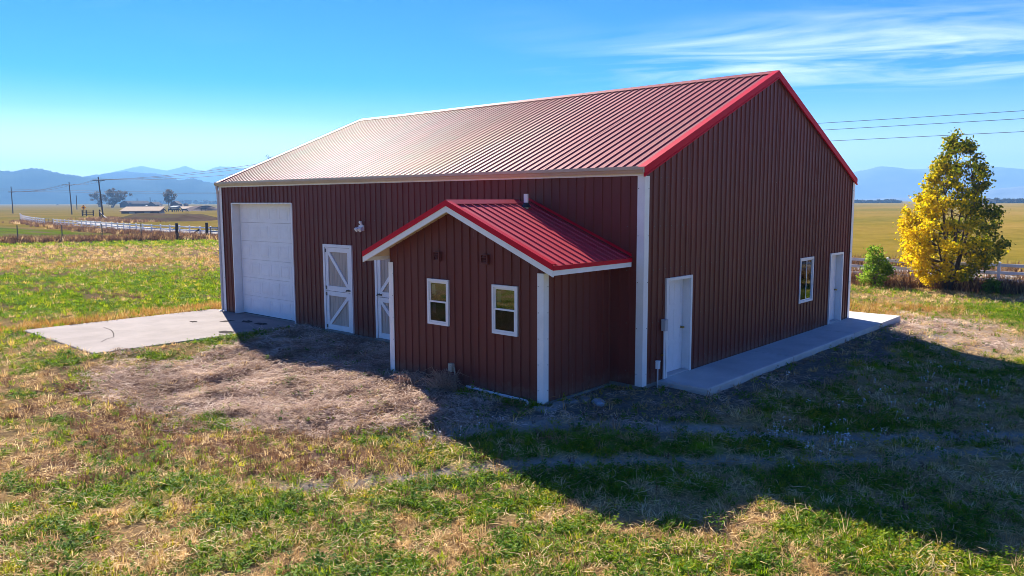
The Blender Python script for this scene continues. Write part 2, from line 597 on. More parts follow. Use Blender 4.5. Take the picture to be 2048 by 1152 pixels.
def leaf_mat(name, stops, transl=0.45, rough=0.55, attr=None, objrand=True, noise=0.25):
    """thin foliage: diffuse + translucent; its colour comes from a ramp over instance or leaf variation"""
    m, t, out = newmat(name)
    if name in VEG_GAIN:
        stops = [(p_, tuple(min(.9, c_*VEG_GAIN[name]) for c_ in col_)) for p_, col_ in stops]
    rp = ramp(t, stops)
    if attr:
        a = N(t, 'ShaderNodeAttribute')
        a.attribute_name = attr
        t.links.new(a.outputs['Fac'], rp.inputs[0])
    else:
        oi = N(t, 'ShaderNodeObjectInfo')
        geo = N(t, 'ShaderNodeNewGeometry')
        nn = N(t, 'ShaderNodeTexNoise')
        nn.inputs['Scale'].default_value = 0.9
        nn.inputs['Detail'].default_value = 3
        t.links.new(geo.outputs['Position'], nn.inputs['Vector'])
        f = math_node(t, 'MULTIPLY', oi.outputs['Random'], 0.75)
        g = math_node(t, 'SUBTRACT', nn.outputs[0], 0.4)
        g = math_node(t, 'MULTIPLY', g, 1.2)
        f = math_node(t, 'ADD', f, g, True)
        t.links.new(f, rp.inputs[0])
    df = N(t, 'ShaderNodeBsdfDiffuse')
    tl = N(t, 'ShaderNodeBsdfTranslucent')
    gl = N(t, 'ShaderNodeBsdfGlossy')
    gl.inputs['Roughness'].default_value = rough
    gl.inputs['Color'].default_value = (0.8, 0.85, 0.8, 1)
    t.links.new(rp.outputs[0], df.inputs[0])
    t.links.new(rp.outputs[0], tl.inputs[0])
    mx = N(t, 'ShaderNodeMixShader')
    mx.inputs[0].default_value = transl
    t.links.new(df.outputs[0], mx.inputs[1])
    t.links.new(tl.outputs[0], mx.inputs[2])
    mx2 = N(t, 'ShaderNodeMixShader')
    mx2.inputs[0].default_value = 0.012
    t.links.new(mx.outputs[0], mx2.inputs[1])
    t.links.new(gl.outputs[0], mx2.inputs[2])
    t.links.new(mx2.outputs[0], out.inputs['Surface'])
    return m


MT['veg_green'] = leaf_mat('green_weed_leaf', [(0.0, (0.04, 0.10, 0.003)), (0.45, (0.10, 0.21, 0.004)), (0.8, (0.23, 0.29, 0.006)), (1.0, (0.46, 0.35, 0.02))], 0.5)
MT['veg_grass'] = leaf_mat('field_grass_blade', [(0.0, (0.07, 0.15, 0.004)), (0.55, (0.19, 0.29, 0.005)), (0.85, (0.38, 0.34, 0.02)), (1.0, (0.58, 0.40, 0.09))], 0.55)
MT['veg_straw'] = leaf_mat('dry_straw', [(0.0, (0.32, 0.18, 0.06)), (0.5, (0.60, 0.39, 0.15)), (1.0, (0.80, 0.60, 0.33))], 0.4)
MT['veg_mulch'] = leaf_mat('grey_straw_litter', [(0.0, (0.21, 0.12, 0.08)), (0.45, (0.50, 0.34, 0.245)), (1.0, (0.86, 0.67, 0.53))], 0.3)
MT['veg_rust'] = leaf_mat('rusty_dry_weed', [(0.0, (0.09, 0.042, 0.024)), (0.6, (0.19, 0.095, 0.05)), (1.0, (0.30, 0.185, 0.10))], 0.3)
MT['veg_gold'] = leaf_mat('golden_dry_grass', [(0.0, (0.30, 0.15, 0.035)), (0.6, (0.48, 0.27, 0.06)), (1.0, (0.60, 0.42, 0.16))], 0.4)
MT['petal'] = leaf_mat('white_petal', [(0.0, (0.6, 0.6, 0.58)), (1.0, (0.8, 0.8, 0.78))], 0.3)
TINT = [(0.0, (0.05, 0.07, 0.006)), (0.3, (0.12, 0.16, 0.006)), (0.5, (0.28, 0.29, 0.006)), (0.7, (0.66, 0.50, 0.006)), (1.0, (0.85, 0.60, 0.01))]
MT['leaf_yellow'] = leaf_mat('autumn_leaf', TINT, 0.5, attr='tint')
MT['leaf_bush'] = leaf_mat('bright_green_leaf', [(0.0, (0.04, 0.09, 0.004)), (0.5, (0.13, 0.25, 0.006)), (1.0, (0.34, 0.40, 0.05))], 0.5, attr='tint')
MT['leaf_far'] = leaf_mat('olive_brown_leaf', [(0.0, (0.03, 0.028, 0.018)), (0.5, (0.085, 0.07, 0.035)), (1.0, (0.19, 0.13, 0.055))], 0.25, attr='tint')


# ------------------------------------------------------------------ ground sheet with zones
RED = [(-7.35, 11.0), (-6.5, 5.6), (-5.64, 3.2), (-6.2, 0.7), (-7.2, 1.5), (-8.0, 4.6), (-8.6, 7.6)]
SOIL = [(-2.2, 5.2), (-3.2, 2.2), (-4.3, 1.2), (-3.3, -0.4), (-1.4, -1.2), (0.6, -1.7), (3, -2.2), (8, -2.2), (14.5, -2.4), (14.5, 0.3), (0, 0.3), (0, 0.9), (-2.2, 0.9)]
SAND = [(12.0, -1.2), (14.5, 0.6), (18, 0.2), (17.5, -2.6), (12.8, -5.6), (10.5, -4.5)]


def zones(x, y):
    x = np.asarray(x, float)
    y = np.asarray(y, float)
    mulch = polymask(ST, x, y, 0.5, 1.1, 3, 0.9)
    rust = polymask(RED, x, y, 0.9, 1.6, 5, 0.8)*(1-mulch*0.8)
    rust = np.maximum(rust, 0.8*sstep(0.60, 0.72, fbm(x*0.35, y*0.35, 3, 71))*sstep(3, 8, rectdist(x, y, -2, 12, 0, 17)))
    soil = polymask(SOIL, x, y, 0.5, 1.0, 9, 1.1)
    sand = polymask(SAND, x, y, 0.7, 1.0, 13, 0.9)
    # wheel tracks in front of the annex corner
    t1 = np.exp(-((x+3.55-(-0.93)*(y-0.3)*-1+0.0)/0.45)**2)*0
    la = (x+4.319)*0.732 + (y-1.44)*0.681           # distance to the line through the first track
    lb = (x+4.247)*0.650 + (y+1.015)*0.760
    span = sstep(-9, -7, y)*(1-sstep(1.2, 2.2, y))
    wob = 0.35*(fbm(x*0.5, y*0.5, 2, 31)-0.5)
    track = np.maximum(np.exp(-((la+wob)/0.26)**2), np.exp(-((lb+wob)/0.22)**2))*span
    green = 0.6*fbm(x*2.3, y*2.3, 3, 21, 0.6)+0.4*fbm(x*0.5, y*0.5, 3, 22, 0.6)
    green = sstep(0.41, 0.61, green)
    # field bands on the left, beyond the pad
    q = 0.64*x+0.77*y + 5*(fbm(x*0.06, y*0.06, 3, 41)-0.5)
    band = sstep(12, 17, q)*(1-sstep(31, 35, q))
    tan = sstep(33, 38, q)*(1-sstep(55, 60, q))
    leftside = sstep(15, 19, y)*(1-sstep(24, 27, x))
    far = sstep(58, 64, q)
    green = green*(1-leftside)+leftside*np.clip(0.30+0.85*band+0.6*far-0.25*tan + 0.35*(green-0.5), 0, 1)
    # dry grass on the right, behind the walk end
    right = sstep(13, 16, x)*(1-sstep(12, 18, y))
    rg = polymask([(21, -1), (24, -6), (19, -9), (17, -5), (20, -1.5)], x, y, 1.5, 1.6, 51, 0.4)
    green = green*(1-right*0.6)+right*rg*0.7
    green = green*(1-0.95*mulch)*(1-0.85*soil)*(1-0.9*sand)*(1-0.9*track)*(1-0.5*rust)
    # green tongue beside the pad
    tong = polymask([(-3.9, 12.9), (-3.5, 11.4), (-0.6, 12.1), (-0.4, 12.6)], x, y, 0.35, 0.5, 61, 2.0)
    patch = polymask([(-6.6, 5.0), (-6.5, 6.4), (-6.0, 6.3), (-6.1, 5.0)], x, y, 0.4, 0.5, 63, 2.0)
    mulch = mulch*(1-tong)*(1-0.9*patch)
    green = np.maximum(np.maximum(green, tong), patch)
    gold = polymask([(-6.6, 17.9), (1, 18.0), (2, 20.0), (-5, 19.8), (-7.5, 18.5)], x, y, 0.4, 0.6, 67, 1.5)
    gold = np.maximum(gold, 0.8*polymask([(14.6, 1.0), (20, 5), (20, -1), (15.6, -0.3)], x, y, 0.9, 1.4, 69, 0.6))
    gold = np.maximum(gold, 0.30*tan*leftside*sstep(.30, .55, fbm(x*.12, y*.3, 3, 77)))
    return dict(mulch=mulch, rust=rust, soil=soil, sand=sand, track=track, green=green, gold=gold)


def graded(lo, hi, a, b, step, grow=1.085):
    mid = np.arange(a, b+1e-6, step)
    out = []
    s, p = step, a
    while p > lo:
        s *= grow
        p -= s
        out.append(p)
    out = out[::-1]+list(mid)
    s, p = step, mid[-1]
    while p < hi:
        s *= grow
        p += s
        out.append(p)
    return np.array(out)


gx = graded(-6500, 6500, -13, 8, 0.13)
gy = graded(-6500, 6500, -11, 20, 0.13)
GX, GY = np.meshgrid(gx, gy, indexing='ij')
fx, fy = GX.ravel(), GY.ravel()
fz = ground_z(fx, fy)
Z = zones(fx, fy)
rough_amt = (1-sstep(14, 30, np.hypot(fx+6, fy-3)))
fz = fz + rough_amt*np.where(rectdist(fx, fy, -0.3, BW, -1.3, BL) > 0, 1, 0)*(0.05*Z['mulch']+0.02)*(fbm(fx*5.5, fy*5.5, 2, 91)-0.5)
ni, nj = len(gx), len(gy)
idx = np.arange(ni*nj).reshape(ni, nj)
quads = np.stack([idx[:-1, :-1], idx[1:, :-1], idx[1:, 1:], idx[:-1, 1:]], -1).reshape(-1, 4)
me = bpy.data.meshes.new('ground')
me.vertices.add(ni*nj)
me.vertices.foreach_set('co', np.stack([fx, fy, fz], -1).ravel())
me.loops.add(quads.size)
me.loops.foreach_set('vertex_index', quads.ravel().astype(np.int32))
me.polygons.add(len(quads))
me.polygons.foreach_set('loop_start', np.arange(0, quads.size, 4, dtype=np.int32))
me.polygons.foreach_set('use_smooth', np.ones(len(quads), bool))
me.update(calc_edges=True)
for k, v in Z.items():
    a = me.attributes.new('zone_'+k, 'FLOAT', 'POINT')
    a.data.foreach_set('value', np.asarray(v, np.float32))


def ground_mat():
    m, t, out = newmat('field_ground')
    geo = N(t, 'ShaderNodeNewGeometry')

    def noise(scale, detail=6, rough=0.65, stretch=None):
        n = N(t, 'ShaderNodeTexNoise')
        n.inputs['Scale'].default_value = scale
        n.inputs['Detail'].default_value = detail
        n.inputs['Roughness'].default_value = rough
        if stretch:
            mp_ = N(t, 'ShaderNodeMapping')
            mp_.inputs['Scale'].default_value = stretch
            mp_.inputs['Rotation'].default_value = (0, 0, 0.25)
            t.links.new(geo.outputs['Position'], mp_.inputs[0])
            t.links.new(mp_.outputs[0], n.inputs['Vector'])
        else:
            t.links.new(geo.outputs['Position'], n.inputs['Vector'])
        return n.outputs[0]

    def attr(name):
        a = N(t, 'ShaderNodeAttribute')
        a.attribute_name = 'zone_'+name
        return a.outputs['Fac']

    def col(noise_out, a, b, lo=0.32, hi=0.68):
        rp = ramp(t, [(lo, a), (hi, b)])
        t.links.new(noise_out, rp.inputs[0])
        return rp.outputs[0]
    fine = noise(9.0, 8, 0.75)
    mid = noise(1.3, 6, 0.65)
    # thatch between the plants: dry litter over soil
    thatch = col(fine, (0.20, 0.125, 0.06), (0.46, 0.30, 0.14))
    grn = col(fine, (0.075, 0.125, 0.004), (0.21, 0.27, 0.010))
    c = mixc(t, attr('green'), thatch, grn)
    c = mixc(t, attr('rust'), c, col(fine, (0.115, 0.062, 0.042), (0.30, 0.185, 0.125)))
    c = mixc(t, attr('mulch'), c, col(fine, (0.13, 0.072, 0.05), (0.37, 0.235, 0.17)))
    c = mixc(t, attr('soil'), c, col(fine, (0.075, 0.06, 0.046), (0.20, 0.165, 0.13)))
    c = mixc(t, attr('sand'), c, col(fine, (0.26, 0.20, 0.15), (0.50, 0.40, 0.31)))
    c = mixc(t, attr('track'), c, col(fine, (0.22, 0.19, 0.155), (0.40, 0.35, 0.29)))
    c = mixc(t, attr('gold'), c, col(fine, (0.28, 0.17, 0.04), (0.45, 0.32, 0.08)))
    # open fields far from the yard
    sepp = N(t, 'ShaderNodeSeparateXYZ')
    t.links.new(geo.outputs['Position'], sepp.inputs[0])
    bigs = noise(0.02, 5, 0.6, (0.5, 1.6, 1))
    meds = noise(0.25, 6, 0.7)
    fieldc = ramp(t, [(0.30, (0.20, 0.18, 0.014)), (0.46, (0.34, 0.23, 0.022)), (0.60, (0.46, 0.27, 0.05)), (0.78, (0.25, 0.21, 0.02))])
    t.links.new(bigs, fieldc.inputs[0])
    fc = mixc(t, 0.5, fieldc.outputs[0], col(meds, (0.10, 0.09, 0.015), (0.36, 0.24, 0.06)), 'MIX')
    mr = N(t, 'ShaderNodeMapRange')
    mr.inputs['From Min'].default_value = 24
    mr.inputs['From Max'].default_value = 29
    t.links.new(sepp.outputs[0], mr.inputs['Value'])
    c = mixc(t, mr.outputs[0], c, fc)
    tone = ramp(t, [(0.3, (0.85, 0.85, 0.85)), (0.7, (1.0, 1.0, 1.0))])
    t.links.new(mid, tone.inputs[0])
    c = mixc(t, 1.0, c, tone.outputs[0], 'MULTIPLY')
    c = mixc(t, 1.0, c, (1.2, 1.2, 1.2), 'MULTIPLY')
    b = N(t, 'ShaderNodeBsdfDiffuse')
    b.inputs['Roughness'].default_value = 0.6
    t.links.new(c, b.inputs['Color'])
    bp = N(t, 'ShaderNodeBump')
    bp.inputs['Strength'].default_value = 0.8
    bp.inputs['Distance'].default_value = 0.05
    t.links.new(fine, bp.inputs['Height'])
    t.links.new(bp.outputs[0], b.inputs['Normal'])
    t.links.new(b.outputs[0], out.inputs['Surface'])
    return m


MT['ground'] = ground_mat()
me.materials.append(MT['ground'])
ground = link('ground', me, kind='structure', label='flat grassy yard and open fields reaching to the hills')

# concrete pad before the garage door
PADZ = 0.055
mb = MB()
xs = np.linspace(-6.06, 0.10, 14)
ys = np.linspace(12.42, 17.98, 14)


def slab(mb, x0, x1, y0, y1, ztop, zbot, bev=0.02):
    o = [(x0, y0), (x1, y0), (x1, y1), (x0, y1)]
    i_ = [(x0+bev, y0+bev), (x1-bev, y0+bev), (x1-bev, y1-bev), (x0+bev, y1-bev)]
    vs = [(*p, zbot) for p in o]+[(*p, ztop-bev) for p in o]+[(*p, ztop) for p in i_]
    fs = [(8, 9, 10, 11)]
    for k in range(4):
        k2 = (k+1) % 4
        fs += [(k, k2, 4+k2, 4+k), (4+k, 4+k2, 8+k2, 8+k)]
    mb.add(vs, fs)


slab(mb, -6.06, 0.1, 12.42, 17.98, PADZ, -0.3)
pad = mb.build('driveway_pad', MT['concrete'], kind='structure', label='pale concrete apron in front of the garage door')
# crack and oil stains lying on the pad
mb = MB()
cp = [(-5.3, 14.0), (-5.0, 14.4), (-4.75, 14.55), (-4.5, 15.2), (-4.3, 15.9), (-4.25, 16.6)]
for (a, b_) in zip(cp[:-1], cp[1:]):
    ax, ay = a
    bx, by = b_
    nx, ny = -(by-ay), bx-ax
    l_ = math.hypot(nx, ny)
    nx, ny = nx/l_*0.012, ny/l_*0.012
    mb.add([(ax-nx, ay-ny, PADZ+.003), (ax+nx, ay+ny, PADZ+.003), (bx+nx, by+ny, PADZ+.003), (bx-nx, by-ny, PADZ+.003)], [(3, 2, 1, 0)])
mb.build('crack', MT['stain'], pad)
for k, (sx, sy, rx, ry) in enumerate([(-1.15, 14.9, .28, .16), (-0.75, 14.3, .2, .3), (-0.7, 13.55, .16, .32), (-2.2, 12.9, .22, .3), (-1.9, 15.6, .12, .2)]):
    mb = MB()
    n = 18
    ring = []
    for i in range(n):
        a = 2*math.pi*i/n
        q = 0.65+0.5*random.random()
        ring.append((sx+rx*q*math.cos(a), sy+ry*q*math.sin(a), PADZ+.003))
    mb.add(ring, [tuple(range(n))])
    mb.build('oil_stain', MT['stain'], pad)

# walk along the gable wall, wrapping the far corner
mb = MB()
slab(mb, 0.62, 5.0-.012, -1.17, -0.004, 0.085, -0.5)
slab(mb, 5.0+.012, 9.4-.012, -1.17, -0.004, 0.085, -0.5)
mb.prism([(9.406, -1.17, -.5), (13.85, -1.17, -.5), (13.85, 4.0, -.5), (12.36, 4.0, -.5), (12.36, -.004, -.5), (9.406, -.004, -.5)][::-1], (0, 0, .585))
mb.build('concrete_walk', MT['walkconc'], kind='structure', label='long concrete walk along the gable wall')

# road behind the white fence
mb = MB()
rp_ = [(35.0, -120), (35.0, 0), (35.2, 60), (36.5, 108), (41, 138), (50, 172)]
vs, fs = [], []
for i, (rx, ry) in enumerate(rp_):
    a = Vector(rp_[max(i-1, 0)])
    b_ = Vector(rp_[min(i+1, len(rp_)-1)])
    d2 = (b_-a).normalized()
    nn = Vector((-d2.y, d2.x))*2.2
    z = gz(rx, ry)
    vs += [(rx-nn.x, ry-nn.y, z+.05), (rx+nn.x, ry+nn.y, z+.05)]
    if i:
        fs.append((2*i-2, 2*i-1, 2*i+1, 2*i))
mb.add(vs, [f[::-1] for f in fs])
mb.build('road', MT['gravelroad'], kind='structure', label='pale gravel road beyond the white fence')

# ------------------------------------------------------------------ sheet-metal walls
CELL = 0.2286
PROF = [(0.0, 0.0), (0.091, 0.0), (0.100, 0.024), (0.122, 0.024), (0.131, 0.0), (CELL, 0.0)]


def prof_depth(s):
    u = s % CELL
    for (a, da), (b, db) in zip(PROF[:-1], PROF[1:]):
        if a <= u <= b:
            return da+(db-da)*(u-a)/(b-a)
    return 0.0


def wall_panels(parent, origin, along, normal, length, zbot, ztop, openings, mat, extra=(), name='wall_panel'):
    origin, along, normal = Vector(origin), Vector(along), Vector(normal)
    flip = along.cross(Vector((0, 0, 1))).dot(normal) < 0
    pw = CELL*4
    n = int(math.ceil(length/pw-1e-6))
    for i in range(n):
        s0, s1 = i*pw, min((i+1)*pw, length)
        br = {round(s0, 4), round(s1, 4)}
        for c in range(4):
            for u, _ in PROF:
                s = s0+c*CELL+u
                if s0 < s < s1:
                    br.add(round(s, 4))
        for e in list(extra)+[q for o in openings for q in o[:2]]:
            if s0 < e < s1:
                br.add(round(e, 4))
        br = sorted(br)
        j = random.uniform(0, 0.003)
        tilt = random.uniform(-0.004, 0.004)
        mb = MB()

        def P(s, z):
            dd = prof_depth(s+1e-7)+j+tilt*(s-s0)
            p = origin+along*s+normal*dd
            return (p.x, p.y, z)
        for a, b in zip(br[:-1], br[1:]):
            if b-a < 1e-4:
                continue
            mid = (a+b)/2
            spans = [(zbot, None)]
            for (o0, o1, z0, z1) in openings:
                if o0 < mid < o1:
                    new = []
                    for lo, hi in spans:
                        h = ztop(mid) if hi is None else hi
                        if z0 >= h or z1 <= lo:
                            new.append((lo, hi))
                            continue
                        if z0 > lo+1e-4:
                            new.append((lo, z0))
                        if z1 < h-1e-4:
                            new.append((z1, hi))
                    spans = new
            for lo, hi in spans:
                za, zb = (ztop(a), ztop(b)) if hi is None else (hi, hi)
                q = [P(a, lo), P(b-1e-6, lo), P(b-1e-6, zb), P(a, za)]
                mb.add(q, [(3, 2, 1, 0)] if flip else [(0, 1, 2, 3)])
        if mb.f:
            mb.build(name, mat, parent)


def roof_panels(parent, p0, along, down, normal, length, run, mat, name='roof_panel', cut=None):
    """ribbed panels laid from the ridge (p0) down the slope"""
    p0, along, down, normal = Vector(p0), Vector(along), Vector(down).normalized(), Vector(normal).normalized()
    pw = CELL*4
    n = int(math.ceil(length/pw-1e-6))
    flip = along.cross(down).dot(normal) < 0
    nseg = 5
    for i in range(n):
        s0, s1 = i*pw, min((i+1)*pw, length)
        br = {round(s0, 4), round(s1, 4)}
        for c in range(4):
            for u, _ in PROF:
                s = s0+c*CELL+u
                if s0 < s < s1:
                    br.add(round(s, 4))
        br = sorted(br)
        j = random.uniform(0, 0.003)
        mb = MB()
        wob = [random.uniform(-0.0015, 0.0015) for _ in range(nseg+1)]
        for a, b in zip(br[:-1], br[1:]):
            if b-a < 1e-4:
                continue
            for k in range(nseg):
                q = []
                for s, kk in ((a, k), (b-1e-6, k), (b-1e-6, k+1), (a, k+1)):
                    q.append(p0+along*s+down*(run*kk/nseg)+normal*(prof_depth(s+1e-7)*0.95+j+wob[kk]))
                mb.add(q, [(3, 2, 1, 0)] if flip else [(0, 1, 2, 3)])
        mb.build(name, mat, parent)


# ------------------------------------------------------------------ the barn
barn = thing('barn', 'large red-brown ribbed metal barn with a pitched metal roof and white trim', 'barn', (0, 0, 0))
SL = BR/(BW/2)                      # roof slope
GAR = (12.66, 16.34, 0.0, 3.84)     # openings in the long wall: y0, y1, z0, z1
DU1 = (9.66, 11.05, 0.0, 2.63)
DU2 = (7.22, 8.62, 0.0, 2.63)
DR1 = (0.88, 1.98, 0.0, 2.24)
DR2 = (10.48, 11.58, 0.0, 2.26)
WIN = (8.11, 9.10, 0.97, 2.25)
ZB = 0.07
mb = MB()
mb.box((0.03, 0.03, -0.45), (BW-.03, BL-.03, 0.055))
mb.build('foundation', MT['found'], barn)
wall_panels(barn, (0, 0, 0), (0, 1, 0), (-1, 0, 0), BL, ZB, lambda s: BH+0.06, [GAR, DU1, DU2], MT['wall'])
wall_panels(barn, (0, 0, 0), (1, 0, 0), (0, -1, 0), BW, ZB, lambda s: BH+0.10+SL*min(s, BW-s), [DR1, DR2, WIN], MT['wall'], extra=(BW/2,))
wall_panels(barn, (BW, 0, 0), (0, 1, 0), (1, 0, 0), BL, ZB, lambda s: BH+0.06, [], MT['wall'])
wall_panels(barn, (0, BL, 0), (1, 0, 0), (0, 1, 0), BW, ZB, lambda s: BH+0.10+SL*min(s, BW-s), [], MT['wall'], extra=(BW/2,))
# screws along the girts of the two walls in view
mb = MB()
for zr in (0.35, 1.35, 2.45, 3.35, 4.35, 5.2, 6.0):
    s = 0.16
    while s < BW-.15:
        inside = any(o[0]-.03 < s < o[1]+.03 and zr < o[3] and zr > o[2] for o in (DR1, DR2, WIN))
        if zr < BH+SL*min(s, BW-s)-.12 and not inside:
            mb.box((s-.011, -.010, zr-.011), (s+.011, 0.0, zr+.011))
        s += CELL
    s = 0.16
    while s < BL-.15 and zr < BH-.1:
        inside = any(o[0]-.03 < s < o[1]+.03 and zr < o[3] for o in (GAR, DU1, DU2)) or (AY0-.3 < s < AY1+.3 and zr < 3.9)
        if not inside:
            mb.box((-.010, s-.009, zr-.009), (0.0, s+.009, zr+.009))
        s += CELL
mb.build('panel_screws', MT['iron'], barn, kind='stuff')
# roof
RZ = BH+0.15                         # roof sheet above the wall line
EO = 0.10                            # eave overhang
rise = SL*(BW/2)
hyp = math.hypot(BW/2+EO, SL*(BW/2+EO))
dn = Vector((-1, 0, -SL)).normalized()
roof_panels(barn, (BW/2, -0.04, RZ+rise), (0, 1, 0), dn, (-SL, 0, 1), BL+.08, hyp, MT['roof'])
dn2 = Vector((1, 0, -SL)).normalized()
roof_panels(barn, (BW/2, -0.04, RZ+rise), (0, 1, 0), dn2, (SL, 0, 1), BL+.08, hyp, MT['roof'])
# roof deck under the sheets (dark underside)
mb = MB()
for sgn in (-1, 1):
    xe = BW/2+sgn*(BW/2+EO-.03)
    ze = RZ-SL*(EO-.03)
    mb.prism([(BW/2, 0.0, RZ+rise-.012), (xe, 0.0, ze-.012), (xe, 0.0, ze-.05), (BW/2, 0.0, RZ+rise-.05)], (0, BL, 0))
mb.build('roof_deck', MT['darkwood'], barn)
# ridge cap
mb = MB()
zr = RZ+rise
for y0, y1 in [(-0.06+i*3.05, min(-0.06+(i+1)*3.05+.04, BL+.06)) for i in range(6)]:
    o = 0.003*(int(y0/3) % 2)
    prof = [(BW/2-.19, zr-.19*SL+.034+o), (BW/2-.03, zr+.028+o), (BW/2, zr+.05+o), (BW/2+.03, zr+.028+o), (BW/2+.19, zr-.19*SL+.034+o),
            (BW/2+.19, zr-.19*SL+.026+o), (BW/2, zr+.036+o), (BW/2-.19, zr-.19*SL+.026+o)]
    mb.prism([(x, y0, z) for x, z in prof], (0, y1-y0, 0))
mb.build('ridge_cap', MT['roof'], barn)
# rake trims
for yy, sg in ((-0.045, -1), (BL+.045, 1)):
    for side in (-1, 1):
        xe = BW/2+side*(BW/2+EO+.01)
        ze = RZ-SL*(EO+.01)
        mb = MB()
        ya, yb = (yy, yy+sg*0.03)
        lo, hi = -0.155, 0.032
        mb.prism([(BW/2, ya, zr+hi), (xe, ya, ze+hi), (xe, ya, ze+lo), (BW/2, ya, zr+lo)], (0, yb-ya, 0))
        # flange on the roof and a lip under the trim
        mb.prism([(BW/2, yb, zr+hi+.001), (xe, yb, ze+hi+.001), (xe, yb, ze+hi+.011), (BW/2, yb, zr+hi+.011)], (0, -sg*0.17, 0))
        mb.prism([(BW/2, yb, zr+lo), (xe, yb, ze+lo), (xe, yb, ze+lo+.03), (BW/2, yb, zr+lo+.03)], (0, sg*0.014, 0))
        mb.build('rake_trim', MT['trimred'], barn)
# eave fascia and gutters
for side in (0, 1):
    sx = -1 if side == 0 else 1
    X = 0 if side == 0 else BW
    mb = MB()
    mb.box((min(X+sx*.028, X+sx*.055), -.07, BH-.03), (max(X+sx*.028, X+sx*.055), BL+.07, BH+.10))
    mb.build('eave_fascia', MT['white'], barn)
    mb = MB()
    g = [(.060, .115), (.060, -.01), (.075, -.03), (.13, -.03), (.15, .03), (.165, .045), (.165, .10), (.150, .10), (.150, .05), (.125, -.015), (.078, -.015), (.072, .115)]
    poly = [(X+sx*a, -.06, BH+.045+b) for a, b in g]
    if sx > 0:
        poly = poly[::-1]
    mb.prism(poly, (0, BL+.16, 0))
    mb.prism([(X+sx*.06, -.064, BH+.03), (X+sx*.16, -.064, BH+.04), (X+sx*.165, -.064, BH+.14), (X+sx*.06, -.064, BH+.14)], (0, .004, 0))
    mb.prism([(X+sx*.06, BL+.1, BH+.03), (X+sx*.16, BL+.1, BH+.04), (X+sx*.165, BL+.1, BH+.14), (X+sx*.06, BL+.1, BH+.14)], (0, .004, 0))
    mb.build('gutter', MT['gutter'], barn)
# downspout at the far end of the long wall
mb = MB()
mb.tube([(-.11, BL+.02, BH+.02), (-.11, BL+.02, BH-.08), (-.09, BL+.02, BH-.16), (-.06, BL+.06, BH-.26), (-.06, BL+.06, 1.0), (-.06, BL+.06, .10), (-.16, BL+.10, .06)], .045, 8)
mb.build('downspout', MT['galv'], barn)


def corner_trim(parent, cx, cy, sx, sy, w, z0, z1, mat, out=0.034):
    """L-shaped trim: sx, sy point outwards from the corner"""
    mb = MB()
    a = out
    x_o, y_o = cx+sx*a, cy+sy*a
    poly = [(x_o, y_o), (x_o, cy-sy*w), (x_o-sx*.012, cy-sy*w), (x_o-sx*.012, y_o-sy*.012), (cx-sx*w, y_o-sy*.012), (cx-sx*w, y_o)]
    if sx*sy > 0:
        poly = poly[::-1]
    mb.prism([(x, y, z0) for x, y in poly], (0, 0, z1-z0))
    for k in range(5):
        zc = z0+.25+k*(z1-z0-.5)/4
        mb.box((cx-sx*w*.8-.008, min(y_o, y_o+sy*.004), zc-.008), (cx-sx*w*.8+.008, max(y_o, y_o+sy*.004), zc+.008), 1)
        mb.box((min(x_o, x_o+sx*.004), cy-sy*w*.8-.008, zc-.008), (max(x_o, x_o+sx*.004), cy-sy*w*.8+.008, zc+.008), 1)
    mb.build('corner_trim', [mat, MT['iron']], parent)


corner_trim(barn, 0, 0, -1, -1, .14, .06, BH-.032, MT['white'])
corner_trim(barn, BW, 0, 1, -1, .14, .06, BH+.02, MT['white'])
corner_trim(barn, 0, BL, -1, 1, .14, .06, BH-.032, MT['white'])
corner_trim(barn, BW, BL, 1, 1, .14, .06, BH+.02, MT['white'])


def frame_y(mb, y0, y1, z0, z1, xo, xi, w, bottom=True, mi=0):
    """rectangular frame in the x = const plane; butted members"""
    mb.box((xo, y0, z0), (xi, y0+w, z1), mi)
    mb.box((xo, y1-w, z0), (xi, y1, z1), mi)
    mb.box((xo, y0+w, z1-w), (xi, y1-w, z1), mi)
    if bottom:
        mb.box((xo, y0+w, z0), (xi, y1-w, z0+w), mi)


def frame_x(mb, x0, x1, z0, z1, yo, yi, w, bottom=True, mi=0):
    mb.box((x0, yo, z0), (x0+w, yi, z1), mi)
    mb.box((x1-w, yo, z0), (x1, yi, z1), mi)
    mb.box((x0+w, yo, z1-w), (x1-w, yi, z1), mi)
    if bottom:
        mb.box((x0+w, yo, z0), (x1-w, yi, z0+w), mi)


